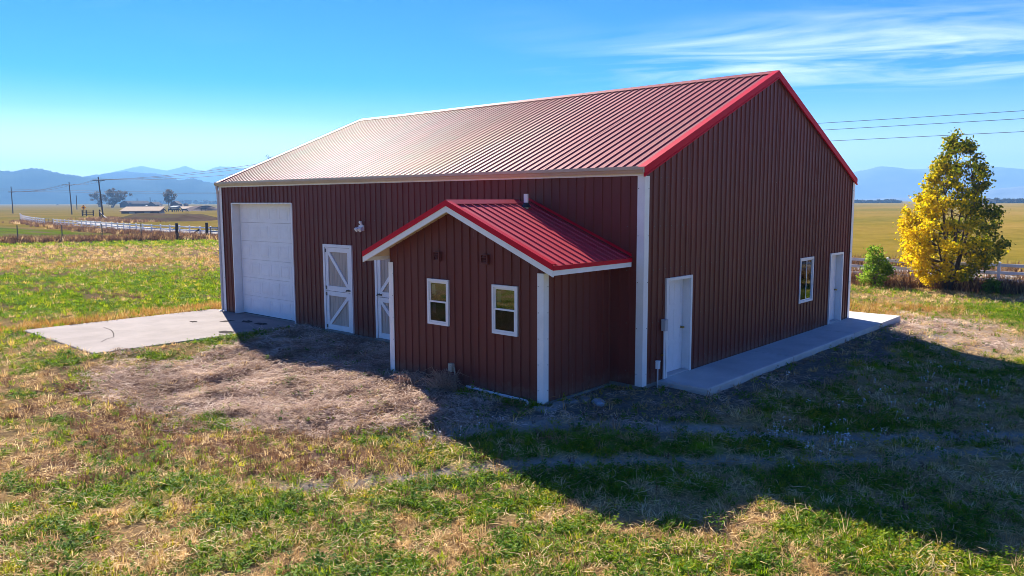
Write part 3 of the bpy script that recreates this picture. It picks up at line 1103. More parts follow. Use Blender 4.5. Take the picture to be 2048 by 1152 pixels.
# garage door: sections with raised panels, set back in a white-lined opening
y0, y1, z0, z1 = GAR
gd = MB()
gd.box((-.034, y0-.01, .06), (.30, y0+.035, z1))
gd.box((-.034, y1-.035, .06), (.30, y1+.01, z1))
gd.box((-.034, y0+.035, z1-.035), (.30, y1-.035, z1+.005))
gdoor = gd.build('garage_door', MT['white'], barn)
nsec, ncol = 6, 6
sh = (z1-.035-.075)/nsec
for i in range(nsec):
    zb = .075+i*sh
    mb = MB()
    ya, yb = y0+.045, y1-.045
    mb.box((.255, ya, zb+.003), (.30, yb, zb+sh-.003))
    cw = (yb-ya)/ncol
    for k in range(ncol):
        pa, pb, qa, qb = ya+k*cw+.055, ya+(k+1)*cw-.055, zb+.10, zb+sh-.10
        bv = .025
        # moulded outline: a shallow ring and a raised field
        frame_y(mb, pa, pb, qa, qb, .250, .256, .03)
        o = [(.2545, pa+.05, qa+.05), (.2545, pb-.05, qa+.05), (.2545, pb-.05, qb-.05), (.2545, pa+.05, qb-.05)]
        t_ = [(.250, pa+.05+bv, qa+.05+bv), (.250, pb-.05-bv, qa+.05+bv), (.250, pb-.05-bv, qb-.05-bv), (.250, pa+.05+bv, qb-.05-bv)]
        mb.add(o+t_, [(7, 6, 5, 4)]+[(j, 4+j, 4+(j+1) % 4, (j+1) % 4) for j in range(4)])
    mb.build('door_section', MT['door'], gdoor)
mb = MB()
mb.box((.262, y0+.045, .052), (.295, y1-.045, .083))
mb.build('bottom_seal', MT['dark'], gdoor)


# dutch doors
def dutch(y0, y1, z1, latch_side, lower_same):
    mb = MB()
    w = .085
    mb.box((-.05, y0, .09), (.06, y0+w, z1))
    mb.box((-.05, y1-w, .09), (.06, y1, z1))
    mb.box((-.05, y0+w, z1-w), (.06, y1-w, z1))
    d = mb.build('dutch_door', MT['white'], barn)
    ya, yb = y0+w+.008, y1-w-.008
    zm = .10+(z1-w-.10)*.47
    for (za, zb, up) in ((.10, zm-.006, 0), (zm+.006, z1-w-.008, 1)):
        # tan planks behind
        npl = 9
        pw = (yb-ya-.03)/npl
        for k in range(npl):
            mb = MB()
            mb.box((.004, ya+.015+k*pw+.004, za+.02), (.03, ya+.015+(k+1)*pw-.004, zb-.02))
            mb.build('plank', MT['plank'], d)
        mb = MB()
        mb.box((.026, ya+.01, za+.01), (.045, yb-.01, zb-.01))
        mb.build('backing', MT['dark'], d)
        r = .13
        for (a0, a1, c0, c1) in ((ya, ya+r, za, zb), (yb-r, yb, za, zb), (ya+r, yb-r, zb-r, zb), (ya+r, yb-r, za, za+r+.02)):
            mb = MB()
            mb.box((-.030, a0, c0), (.003, a1, c1))
            mb.build('rail', MT['white'], d)
        # diagonal brace
        A = (ya+r, za+r+.02)
        B = (yb-r, zb-r)
        C = (yb-r, za+r+.02)
        D = (ya+r, zb-r)
        dia = (A, B) if (up == 1) == (latch_side == 'right') else (D, C)
        p, q = dia
        mb = MB()
        mb.beam((-.012, p[0], p[1]), (-.012, q[0], q[1]), .032, .10, up=Vector((1, 0, 0)).cross(Vector((0, q[0]-p[0], q[1]-p[1]))))
        mb.build('brace', MT['white'], d)
        hy = yb-.03 if latch_side == 'right' else ya+.03
        for hz in (za+.09, zb-.09):
            mb = MB()
            mb.box((-.045, hy-.02, hz-.05), (-.031, hy+.06 if latch_side == 'right' else hy+.02, hz+.05))
            mb.build('hinge', MT['iron'], d)
    ly = ya+.09 if latch_side == 'right' else yb-.09
    mb = MB()
    mb.box((-.06, ly-.10, zm-.02+.07), (-.031, ly+.10, zm+.02+.07))
    mb.tube([(-.06, ly-.02, zm+.10), (-.10, ly-.02, zm+.07), (-.10, ly+.05, zm+.05)], .013, 6)
    mb.build('latch', MT['iron'], d)
    mb = MB()
    mb.box((-.06, y0, .03), (.25, y1, .09))
    mb.build('sill', MT['found'], d)


dutch(DU1[0], DU1[1], DU1[3], 'right', True)
dutch(DU2[0], DU2[1], DU2[3], 'left', True)


# walk-through doors in the gable
def walk_door(o, zb):
    x0, x1, _, z1 = o
    mb = MB()
    w = .065
    mb.box((x0, -.045, zb), (x0+w, .0, z1))
    mb.box((x1-w, -.045, zb), (x1, .0, z1))
    mb.box((x0+w, -.045, z1-w), (x1-w, .0, z1))
    # jamb lining
    mb.box((x0+w-.02, .001, zb), (x0+w+.005, .19, z1-w))
    mb.box((x1-w-.005, .001, zb), (x1-w+.02, .19, z1-w))
    mb.box((x0+w+.005, .001, z1-w-.005), (x1-w-.005, .19, z1-w+.02))
    d = mb.build('door', MT['white'], barn)
    mb = MB()
    la, lb, lz0, lz1 = x0+w+.010, x1-w-.010, zb+.035, z1-w-.012
    mb.box((la, .155, lz0), (lb, .195, lz1))
    # six shallow embossed panels
    cw = (lb-la)/2
    for c in range(2):
        for (f0, f1) in ((.04, .30), (.34, .68), (.72, .95)):
            frame_x(mb, la+c*cw+.09, la+(c+1)*cw-.09, lz0+(lz1-lz0)*f0, lz0+(lz1-lz0)*f1, .150, .156, .022)
    lf = mb.build('door_leaf', MT['door'], d)
    mb = MB()
    kx = lb-.07
    mb.tube([(kx, .155, zb+.98), (kx, .11, zb+.98), (kx, .10, zb+.98), (kx, .07, zb+.98)], [.03, .018, .032, .022], 10)
    mb.build('knob', MT['brass'], d, smooth=True)
    mb = MB()
    mb.box((x0+w+.005, -.02, zb-.06), (x1-w-.005, .20, zb+.028))
    mb.build('threshold', MT['galv'], d)
    for hz in (.25, 1.05, 1.85):
        mb = MB()
        mb.tube([(la-.004, .148, zb+hz), (la-.004, .148, zb+hz+.1)], .009, 6)
        mb.build('hinge', MT['galv'], d)


walk_door(DR1, .088)
walk_door(DR2, .088)

# sliding window in the gable
x0, x1, z0, z1 = WIN
mb = MB()
frame_x(mb, x0, x1, z0, z1, -.050, .03, .055)
sw = mb.build('window', MT['white'], barn)
for k, (a, b_, yo, mt) in enumerate(((x0+.057, (x0+x1)/2+.02, -.018, 'screenglass'), ((x0+x1)/2-.02, x1-.057, -.006, 'glass'))):
    mb = MB()
    frame_x(mb, a, b_, z0+.057, z1-.057, yo-.012, yo+.0, .035)
    mb.build('sash', MT['white'], sw)
    mb = MB()
    mb.box((a+.035, yo-.008, z0+.092), (b_-.035, yo-.004, z1-.092))
    mb.build('pane', MT[mt], sw)
mb = MB()
mb.box((x0-.1, .60, z0-.3), (x1+.3, .62, z1+.3))
mb.build('interior_board', MT['inner'], sw)

# ------------------------------------------------------------------ the annex
annex = thing('annex', 'small gabled red-brown annex with a bright red roof on the barn\'s long side', 'shed', (-1.1, 3.0, 0))
RY, RZA = 3.005, 3.855
S2 = 0.4167
AF = AX0-.36                        # front edge of the roof
aeave = lambda y: RZA-.10-S2*abs(y-RY)
W1 = (3.32, 3.97, 1.25, 2.23)
W2 = (1.39, 2.06, 1.25, 2.23)
ZA = 0.03
mb = MB()
mb.box((AX0+.0, AY0-.035, -.45), (-.03, AY1+.035, .02))
mb.build('foundation', MT['found'], annex)
wall_panels(annex, (AX0, AY0, 0), (0, 1, 0), (-1, 0, 0), AY1-AY0, ZA, lambda s: aeave(AY0+s), [(W1[0]-AY0, W1[1]-AY0, W1[2], W1[3]), (W2[0]-AY0, W2[1]-AY0, W2[2], W2[3])], MT['wall'], extra=(RY-AY0,))
wall_panels(annex, (AX0, AY0, 0), (1, 0, 0), (0, -1, 0), -AX0-.03, ZA, lambda s: aeave(AY0)+.02, [], MT['wall'])
wall_panels(annex, (AX0, AY1, 0), (1, 0, 0), (0, 1, 0), -AX0-.03, ZA, lambda s: aeave(AY1)+.02, [], MT['wall'])
corner_trim(annex, AX0, AY0, -1, -1, .12, .012, 2.52, MT['white'])
corner_trim(annex, AX0, AY1, -1, 1, .12, .012, 2.52, MT['white'])
eo = 2.75
ahyp = math.hypot(eo, eo*S2)
alen = -AF-.032
roof_panels(annex, (AF, RY, RZA), (1, 0, 0), (0, -1, -S2), (0, -S2, 1), alen, ahyp, MT['annexroof'])
roof_panels(annex, (AF, RY, RZA), (1, 0, 0), (0, 1, -S2), (0, S2, 1), alen, ahyp, MT['annexroof'])
# soffit / deck
mb = MB()
for sg in (-1, 1):
    ye = RY+sg*(eo-.03)
    ze = RZA-S2*(eo-.03)
    p = [(AF+.03, RY, RZA-.02), (AF+.03, ye, ze-.02), (AF+.03, ye, ze-.10), (AF+.03, RY, RZA-.10)]
    mb.prism(p, (alen-.04, 0, 0))
mb.build('soffit', MT['soffit'], annex)
# rake boards (white) with red drip trim above
for sg in (-1, 1):
    ye = RY+sg*(eo+.012)
    ze = RZA-S2*(eo+.012)
    mb = MB()
    mb.prism([(AF-.012, RY, RZA-.068), (AF-.012, ye, ze-.068), (AF-.012, ye, ze-.195), (AF-.012, RY, RZA-.195)], (.035, 0, 0))
    mb.build('rake_board', MT['white'], annex)
    mb = MB()
    mb.prism([(AF-.03, RY, RZA+.036), (AF-.03, ye, ze+.036), (AF-.03, ye, ze-.07), (AF-.03, RY, RZA-.07)], (.016, 0, 0))
    mb.prism([(AF-.03, RY, RZA+.037), (AF-.03, ye, ze+.037), (AF-.03, ye, ze+.046), (AF-.03, RY, RZA+.046)], (.12, 0, 0))
    mb.build('rake_trim', MT['trimred'], annex)
    mb = MB()
    ya, yb = sorted((ye-sg*.03, ye))
    mb.box((AF+.025, ya, ze-.17), (-.06, yb, ze-.062))
    mb.build('eave_board', MT['white'], annex)
    mb = MB()
    ya, yb = sorted((ye, ye+sg*.012))
    mb.box((AF-.012, ya, ze-.075), (-.045, yb, ze+.006))
    mb.build('eave_trim', MT['trimred'], annex)
# ridge cap, ending short of the barn wall, and wall flashing
mb = MB()
mb.prism([(AF-.02, RY-.15, RZA-.15*S2+.032), (AF-.02, RY, RZA+.055), (AF-.02, RY+.15, RZA-.15*S2+.032), (AF-.02, RY+.15, RZA-.15*S2+.024), (AF-.02, RY, RZA+.042), (AF-.02, RY-.15, RZA-.15*S2+.024)], (alen-.35, 0, 0))
mb.build('ridge_cap', MT['annexroof'], annex)
for sg in (-1, 1):
    mb = MB()
    ye = RY+sg*eo
    ze = RZA-S2*eo
    mb.prism([(-.05, RY, RZA+.03), (-.05, ye, ze+.03), (-.05, ye, ze+.09), (-.05, RY, RZA+.09)], (.012, 0, 0))
    mb.build('wall_flashing', MT['trimred'], annex)
# vent pipe
mb = MB()
mb.tube([(-.50, 2.70, 3.70), (-.50, 2.70, 4.03)], .052, 14)
vp = mb.build('vent_pipe', MT['pvc'], annex)
mb = MB()
mb.tube([(-.50, 2.70, 3.735), (-.50, 2.70, 3.80), (-.50, 2.70, 3.84)], [.12, .07, .058], 14)
mb.build('pipe_boot', MT['dark'], vp)


# annex windows: single hung, with paper stickers still on the glass
def hung_window(o, st2):
    y0, y1, z0, z1 = o
    X = AX0
    mb = MB()
    frame_y(mb, y0, y1, z0, z1, X-.052, X+.03, .05)
    w = mb.build('window', MT['white'], annex)
    zm = (z0+z1)/2
    for (za, zb, xo, mt) in ((zm-.015, z1-.052, X-.014, 'glass'), (z0+.052, zm+.025, X-.030, 'screenglass')):
        mb = MB()
        frame_y(mb, y0+.052, y1-.052, za, zb, xo-.012, xo+.01, .034)
        mb.build('sash', MT['white'], w)
        mb = MB()
        mb.box((xo-.002, y0+.086, za+.034), (xo+.002, y1-.086, zb-.034))
        mb.build('pane', MT[mt], w)
    mb = MB()
    mb.box((X-.012, y1-.22, z1-.34), (X-.010, y1-.12, z1-.12))
    mb.build('sticker', MT['paper'], w)
    if st2:
        mb = MB()
        mb.box((X-.024, y1-.24, zm-.24), (X-.022, y1-.14, zm-.04))
        mb.build('sticker', MT['paper'], w)
    mb = MB()
    mb.beam((X+.16, y0+.30, z1+.02), (X+.16, y0-.05, z1-.42), .03, .09, up=(0, .5, .5))
    mb.build('inside_brace', MT['paper'], w)
    mb = MB()
    mb.box((X+.40, y0-.25, z0-.3), (X+.42, y1+.35, z1+.3))
    mb.build('interior_board', MT['inner'], w)


hung_window(W1, True)
hung_window(W2, False)
for vy in (3.645, 2.24):
    mb = MB()
    X = AX0-.026
    frame_y(mb, vy-.095, vy+.095, 2.62, 2.82, X-.055, X, .022)
    mb.box((X-.012, vy-.073, 2.642), (X, vy+.073, 2.798))
    v_ = mb.build('vent', MT['wall'], annex)
    for k in range(3):
        mb = MB()
        zc = 2.66+k*.05
        mb.prism([(X-.05, vy-.07, zc), (X-.012, vy-.07, zc+.035), (X-.012, vy-.07, zc+.027), (X-.05, vy-.07, zc-.008)], (0, .14, 0))
        mb.build('louvre', MT['wall'], v_)

# ------------------------------------------------------------------ fixtures on the walls
fl = thing('flood_light', 'white twin-head flood light on the barn wall above the stable doors', 'light', (0, 9.15, 3.15))
mb = MB()
mb.box((-.085, 9.06, 3.06), (-.026, 9.24, 3.22))
mb.build('housing', MT['white'], fl)
for sy, sz in ((-.10, .02), (.10, .02)):
    mb = MB()
    sy *= .7
    c = Vector((-.10, 9.15+sy, 3.13+sz))
    d3 = Vector((-.75, sy*2.0, -.55)).normalized()
    mb.tube([c-d3*.02, c+d3*.04, c+d3*.07, c+d3*.12], [.025, .035, .06, .064], 12)
    mb.build('lamp_head', MT['white'], fl)
mb = MB()
mb.tube([(-.05, 9.15, 3.22), (-.09, 9.15, 3.30), (-.12, 9.15, 3.30)], [.03, .045, .04], 10)
mb.build('sensor', MT['white'], fl)

eb = thing('electric_box', 'grey electric box on a white conduit beside the nearer white door', 'electric box', (.765, -.05, .09))
mb = MB()
mb.box((.70, -.125, 1.14), (.80, -.027, 1.37))
mb.box((.695, -.13, 1.345), (.805, -.024, 1.385))
mb.build('box', MT['greybox'], eb)
mb = MB()
mb.tube([(.765, -.07, 1.14), (.765, -.07, .10)], .026, 10)
mb.build('conduit', MT['pvc'], eb)
mb = MB()
mb.box((.71, -.07, .60), (.735, -.026, .64))
mb.build('clamp', MT['brass'], eb)

st = thing('riser_pipe', 'thin pipe riser with a small white cap box at the barn corner', 'pipe', (.40, -.14, -.05))
mb = MB()
mb.tube([(.40, -.14, -.12), (.40, -.14, .40)], .016, 8)
mb.build('riser', MT['galv'], st)
mb = MB()
mb.box((.365, -.175, .39), (.435, -.105, .55))
mb.box((.360, -.18, .535), (.44, -.10, .562))
mb.build('cap_box', MT['pvc'], st)

ob = thing('wall_outlet', 'small beige wall outlet with a hanging pipe under the annex windows', 'outlet', (AX0-.03, 3.22, .2))
mb = MB()
mb.box((AX0-.10, 3.17, .30), (AX0-.026, 3.29, .47))
mb.box((AX0-.115, 3.19, .33), (AX0-.10, 3.27, .44))
mb.build('box', MT['beige'], ob)
mb = MB()
mb.tube([(AX0-.07, 3.15, .40), (AX0-.09, 3.11, .40), (AX0-.09, 3.10, .30), (AX0-.08, 3.10, -.08)], .014, 8)
mb.build('pipe', MT['beige'], ob)

mb = MB()
mb.tube([(AX0-.06, 2.78, .045), (AX0-.07, 1.9, .035), (AX0-.08, 1.14, .03), (AX0-.12, 1.04, .02), (AX0-.30, 1.00, -.06)], .026, 8)
mb.build('white_pipe', MT['pvc'], label='long white plastic pipe lying along the foot of the annex front wall', category='pipe')


# stones at the annex corner
def stone(x, y, rx, ry, h, mat, label, seed):
    r_ = random.Random(seed)
    n, mb = 9, MB()
    vs, z = [], gz(x, y)
    rot = r_.uniform(0, 3)
    for lay, (f, zz_) in enumerate(((1.0, -.05), (1.05, h*.45), (.78, h))):
        for i in range(n):
            a = 2*math.pi*i/n
            q = (0.8+.35*vnoise(np.array([i*1.3+seed]), np.array([seed*2.1]), 3)[0])*f
            ca, sa = math.cos(a)*rx*q, math.sin(a)*ry*q
            vs.append((x+ca*math.cos(rot)-sa*math.sin(rot), y+ca*math.sin(rot)+sa*math.cos(rot), z+zz_+r_.uniform(-.01, .01)))
    fs = [tuple(range(2*n, 3*n))]
    for l_ in range(2):
        for i in range(n):
            j = (i+1) % n
            fs.append((l_*n+i, l_*n+j, (l_+1)*n+j, (l_+1)*n+i))
    mb.add(vs, fs)
    mb.build('stone', mat, label=label, category='stone', group='stones at the annex corner')


stone(-2.08, 0.52, .20, .13, .07, MT['stone'], 'flat brown stone directly under the annex corner trim', 1)
stone(-1.72, 0.50, .17, .12, .06, MT['stone'], 'small brown stone beside the annex side wall base', 2)
stone(-1.40, 0.42, .19, .12, .05, MT['stone'], 'brown stone between the annex wall and the blue-grey slab', 3)
stone(-1.35, 0.12, .26, .13, .05, MT['bluestone'], 'flat blue-grey stone slab near the annex corner', 4)
stone(-2.45, 0.55, .22, .16, .04, MT['stone'], 'low broken stone at the white pipe end', 5)

# ------------------------------------------------------------------ fences
def rail_fence(label, pts, spacing=2.44, hgt=1.25, rails=(0.42, 0.78, 1.14)):
    """three-rail vinyl fence along a polyline: capped posts and rails"""
    f = thing('rail_fence', label, 'fence', (pts[0][0], pts[0][1], gz(*pts[0])))
    pos = []
    for a, b in zip(pts[:-1], pts[1:]):
        a, b = Vector(a), Vector(b)
        n = max(1, round((b-a).length/spacing))
        for i in range(n):
            pos.append(a+(b-a)*(i/n))
    pos.append(Vector(pts[-1]))
    w = .127
    pm = MB()
    pm.box((-w/2, -w/2, -.1), (w/2, w/2, hgt))
    c = w/2+.016
    pm.box((-c, -c, hgt), (c, c, hgt+.025))
    pm.add([(-c, -c, hgt+.025), (c, -c, hgt+.025), (c, c, hgt+.025), (-c, c, hgt+.025), (0, 0, hgt+.075)], [(0, 1, 4), (1, 2, 4), (2, 3, 4), (3, 0, 4)])
    pmesh = None
    for i, p in enumerate(pos):
        z = gz(p.x, p.y)
        if pmesh is None:
            o = pm.build('post', MT['vinyl'], f)
            pmesh = o.data
        else:
            o = link('post', pmesh, f)
        d = (pos[min(i+1, len(pos)-1)]-pos[max(i-1, 0)])
        o.location = (p.x, p.y, z)
        o.rotation_euler = (0, 0, math.atan2(d.y, d.x))
    rmesh = {}
    for a, b in zip(pos[:-1], pos[1:]):
        L = round((b-a).length, 2)
        for h in rails:
            if L not in rmesh:
                m_ = MB()
                m_.box((.05, -.022, -.07), (L-.05, .022, .07))
                o = m_.build('rail', MT['vinyl'], f)
                rmesh[L] = o.data
            else:
                o = link('rail', rmesh[L], f)
            za, zb = gz(a.x, a.y), gz(b.x, b.y)
            o.location = (a.x, a.y, za+h)
            o.rotation_euler = (0, -math.atan2(zb-za, L), math.atan2(b.y-a.y, b.x-a.x))
    return f


rail_fence('white three-rail vinyl fence behind the yellow tree', [(29.6, -13.4), (29.6, -1.2), (28.9, 8.6), (28.6, 15.9)])
rail_fence('white three-rail vinyl fence curving along the road behind the dark wood posts', [(28.6, 66.4), (28.4, 90.8), (29.8, 107.9), (32.4, 134.8)])
rail_fence('short curved run of white rail fence bending away left of the pipe gate', [(33.0, 141.0), (36.0, 158.0), (41.0, 180.0), (50.0, 213.0)])


def loose_post(label, x, y, h, r, mat, name='fence_post', cat='post', group=None):
    z = gz(x, y)
    mb = MB()
    mb.tube([(x, y, z-.1), (x+.02, y, z+h*.5), (x+.03, y-.01, z+h-.03), (x+.03, y-.01, z+h)], [r, r*.97, r*.93, r*.75], 9)
    o = mb.build(name, mat, label=label, category=cat)
    if group:
        o['group'] = group
    return o


pA = G(354, 479)
pB = G(414, 477)
loose_post('thick dark wood post at the end of the wire fence', pA.x, pA.y, 1.75, .16, MT['darkwood'], group='dark wood gate posts')
loose_post('thick dark wood post beside the pipe gate at the barn\'s far corner', pB.x, pB.y, 1.75, .16, MT['darkwood'], group='dark wood gate posts')
# brace between the two dark posts
mb = MB()
a = pB+Vector((-.8, .1, 1.0))
b_ = G(383, 470)
mb.beam((a.x, a.y, gz(a.x, a.y)+1.0), (b_.x, b_.y, gz(b_.x, b_.y)), .12, .12)
mb.build('brace_pole', MT['darkwood'], label='slanting wood brace between the two dark wood posts', category='brace')
# wire fence on thin steel posts
wf = thing('wire_fence', 'wire fence on thin steel posts in the brown weeds at left', 'fence', tuple(G(205, 483)))
wpx = [(-60, 487), (36, 486), (125, 484), (205, 482), (283, 480), (354, 479)]
wp = [G(*q) for q in wpx]
for p in wp[:-1]:
    mb = MB()
    mb.beam(p-Vector((0, 0, .1)), p+Vector((.02, 0, 1.75)), .06, .08, up=(1, 0, 0))
    mb.build('post', MT['steel'], wf)
for h in (.45, .8, 1.15, 1.45):
    mb = MB()
    mb.tube([p+Vector((0, 0, h)) for p in wp], .007, 4)
    mb.build('wire', MT['steel'], wf)


def pipe_gate(label, A, B, h=1.25):
    g_ = thing('pipe_gate', label, 'gate', tuple(A))
    A, B = Vector(A), Vector(B)
    for k in range(5):
        zz_ = .25+k*(h-.25)/4
        mb = MB()
        mb.tube([A+Vector((0, 0, zz_)), B+Vector((0, 0, zz_))], .028, 6)
        mb.build('bar', MT['steel'], g_)
    for t_ in (0, .5, 1):
        p = A.lerp(B, t_)
        mb = MB()
        mb.tube([p+Vector((0, 0, .2)), p+Vector((0, 0, h+.03))], .032, 6)
        mb.build('upright', MT['steel'], g_)


pipe_gate('rusty pipe gate next to the barn\'s far corner', pB+Vector((.3, -.3, 0)), G(452, 478))
pipe_gate('brown pipe gate closing the gap in the curved white fence', (32.5, 135.4, gz(32.5, 135.4)), (32.9, 140.4, gz(32.9, 140.4)))

# ------------------------------------------------------------------ utility poles and wires
POLES = {}


def utility_pole(key, label, base, h, arm=2.4, arms=(0.45,), lean=(0, 0), rot=0.0):
    t = thing('utility_pole', label, 'utility pole', tuple(base))
    t['group'] = 'utility poles by the road'
    b = Vector(base)
    top = b+Vector((lean[0], lean[1], h))
    mb = MB()
    mb.tube([b-Vector((0, 0, .3)), b.lerp(top, .5), top], [.19, .165, .125], 9)
    mb.build('pole', MT['darkwood'], t)
    ax = Vector((math.cos(rot), math.sin(rot), 0))
    ends = []
    for k, dz in enumerate(arms):
        c = b.lerp(top, 1-dz/h)
        mb = MB()
        mb.beam(c-ax*arm/2, c+ax*arm/2, .12, .15)
        mb.build('crossarm', MT['darkwood'], t)
        for sg in (-1, 1):
            mb = MB()
            mb.beam(c+ax*sg*arm*.27+Vector((0, 0, -.02)), b.lerp(top, 1-(dz+.55)/h), .05, .04)
            mb.build('arm_brace', MT['darkwood'], t)
        for f in (-.46, -.2, .46):
            p = c+ax*arm*f
            mb = MB()
            mb.tube([p+Vector((0, 0, .07)), p+Vector((0, 0, .18)), p+Vector((0, 0, .26))], [.03, .06, .045], 6)
            mb.build('insulator', MT['farwhite'], t)
            if k == 0:
                ends.append(p+Vector((0, 0, .25)))
    POLES[key] = ends
    return t


p1, p2, p3 = G(26, 427), G(144, 429), G(207, 438)
latdir = math.atan2(RGT[1], RGT[0])
utility_pole('A', 'leftmost dark utility pole with a low crossarm', p1, 9.8, 2.6, (2.0,), rot=latdir)
utility_pole('B', 'dark utility pole left of the amber diamond sign', p2, 10.6, 4.0, (0.9,), lean=(-.25, 0), rot=latdir)
utility_pole('C', 'tallest utility pole in front of the far trees, right of the amber sign', p3, 10.0, 2.9, (0.9,), lean=(-.55, .2), rot=latdir)
utility_pole('D', 'utility pole standing behind the barn beside the road', (42, 44, gz(42, 44)), 11.2, 2.4, (0.45, 1.9), rot=0.2)


def wire_run(label, spans, sag, r=0.03):
    t = thing('power_line', label, 'power line', tuple(spans[0][0][0]))
    for A, B in spans:
        for a, b in zip(A, B):
            a, b = Vector(a), Vector(b)
            pts = []
            for i in range(15):
                f = i/14
                p = a.lerp(b, f)
                p.z -= sag*4*f*(1-f)
                pts.append(p)
            mb = MB()
            mb.tube(pts, r, 5, cap=False)
            mb.build('wire', MT['wire'], t, smooth=True)


E_end = [Vector((46, -45, 9.35)), Vector((46.4, -45, 8.95)), Vector((46.8, -45, 8.2))]
D_end = [Vector((41.6, 44, 9.45)), Vector((42.4, 44, 9.0)), Vector((42.6, 44, 8.2))]
D_top = [Vector((41, 44.2, 11.2)), Vector((41.5, 44, 10.7)), Vector((43, 43.8, 9.8))]
wire_run('three power wires crossing the sky right of the barn roof', [(D_end, E_end)], .12, .017)
wire_run('power wires rising from the tallest pole to the barn\'s far roof corner', [(POLES['C'], D_top)], 1.25, .035)
wire_run('power wires between the two poles left of the amber sign', [(POLES['A'], POLES['B'])], .9, .04)
wire_run('thin wires between the pole beside the sign and the tallest pole', [(POLES['B'], POLES['C'])], .6, .03)
far_end = [Vector((190, 300, 8.2)), Vector((190.5, 300, 7.6))]
farL = [Vector((20, 360, 11.0)), Vector((20, 360, 10.2))]
wire_run('pair of low power wires running flat across the blue hills at left', [([Vector(p1)+Vector((0, 0, 8.9)), Vector(p1)+Vector((0, 0, 8.2))], far_end), (farL, [Vector(p1)+Vector((0, 0, 8.9)), Vector(p1)+Vector((0, 0, 8.2))])], .5, .045)
for lab, q, h in (('thin bare pole in the field left of the amber sign', (154, 419), 9.0), ('thin bare pole between the far barns', (275, 414), 9.0)):
    p = G(*q)
    h_ = (q[1]-(391 if q[0] < 200 else 397))*pxm(p)
    loose_post(lab, p.x, p.y, h_, .22, MT['darkwood'], 'bare_pole', 'pole')

# amber diamond sign
p = G(168, 433)
s_ = thing('road_sign', 'amber diamond road sign with a dark mark in front of the wooden corral', 'sign', tuple(p))
mb = MB()
mb.beam(p, p+Vector((0, 0, 2.5)), .09, .09, up=(1, 0, 0))
mb.build('post', MT['steel'], s_)
c = p+Vector((0, 0, 2.55))
e = Vector((RGT[0], RGT[1], 0)).normalized()
nrm = Vector((-FWD[0], -FWD[1], 0)).normalized()
hw = .78
mb = MB()
mb.prism([c+Vector((0, 0, hw)), c-e*hw, c-Vector((0, 0, hw)), c+e*hw], -nrm*.03)
mb.build('board', MT['signyellow'], s_)
mb = MB()
mb.prism([c+nrm*.012+Vector((0, 0, hw*.92)), c+nrm*.012-e*.22+Vector((0, 0, hw*.62)), c+nrm*.012+e*.22+Vector((0, 0, hw*.62))], -nrm*.008)
mb.prism([c+nrm*.012+e*(.34*math.cos(a_*math.pi/4))+Vector((0, 0, .34*math.sin(a_*math.pi/4)-.05)) for a_ in range(8)], -nrm*.008)
mb.build('symbol', MT['signdark'], s_)
# wooden corral panels
cf = thing('corral_fence', 'dark wooden corral fence right of the amber sign', 'fence', tuple(G(176, 431)))
cpts = [G(165, 432), G(173, 432), G(187, 432)]
for p in cpts:
    mb = MB()
    mb.beam(p, p+Vector((0, 0, 1.7)), .25, .25, up=(1, 0, 0))
    mb.build('post', MT['darkwood'], cf)
for h in (.45, .95, 1.45):
    for a, b_ in zip(cpts[:-1], cpts[1:]):
        mb = MB()
        mb.beam(a+Vector((0, 0, h)), b_+Vector((0, 0, h)), .08, .16)
        mb.build('rail', MT['darkwood'], cf)
p = G(200, 437)
loose_post('short dark post beside the tallest utility pole', p.x, p.y, 2.2, .2, MT['darkwood'])
pl = thing('plank_pile', 'grey planks leaning by the foot of the tallest utility pole', 'planks', tuple(G(210, 438)))
for k in range(4):
    a, b_ = G(200+k*1.5, 437), G(214+k*3, 440+k*.4)
    mb = MB()
    mb.beam(a+Vector((0, 0, 1.7-.35*k)), b_+Vector((0, 0, .1)), .12, .2)
    mb.build('plank', MT['wood'], pl)


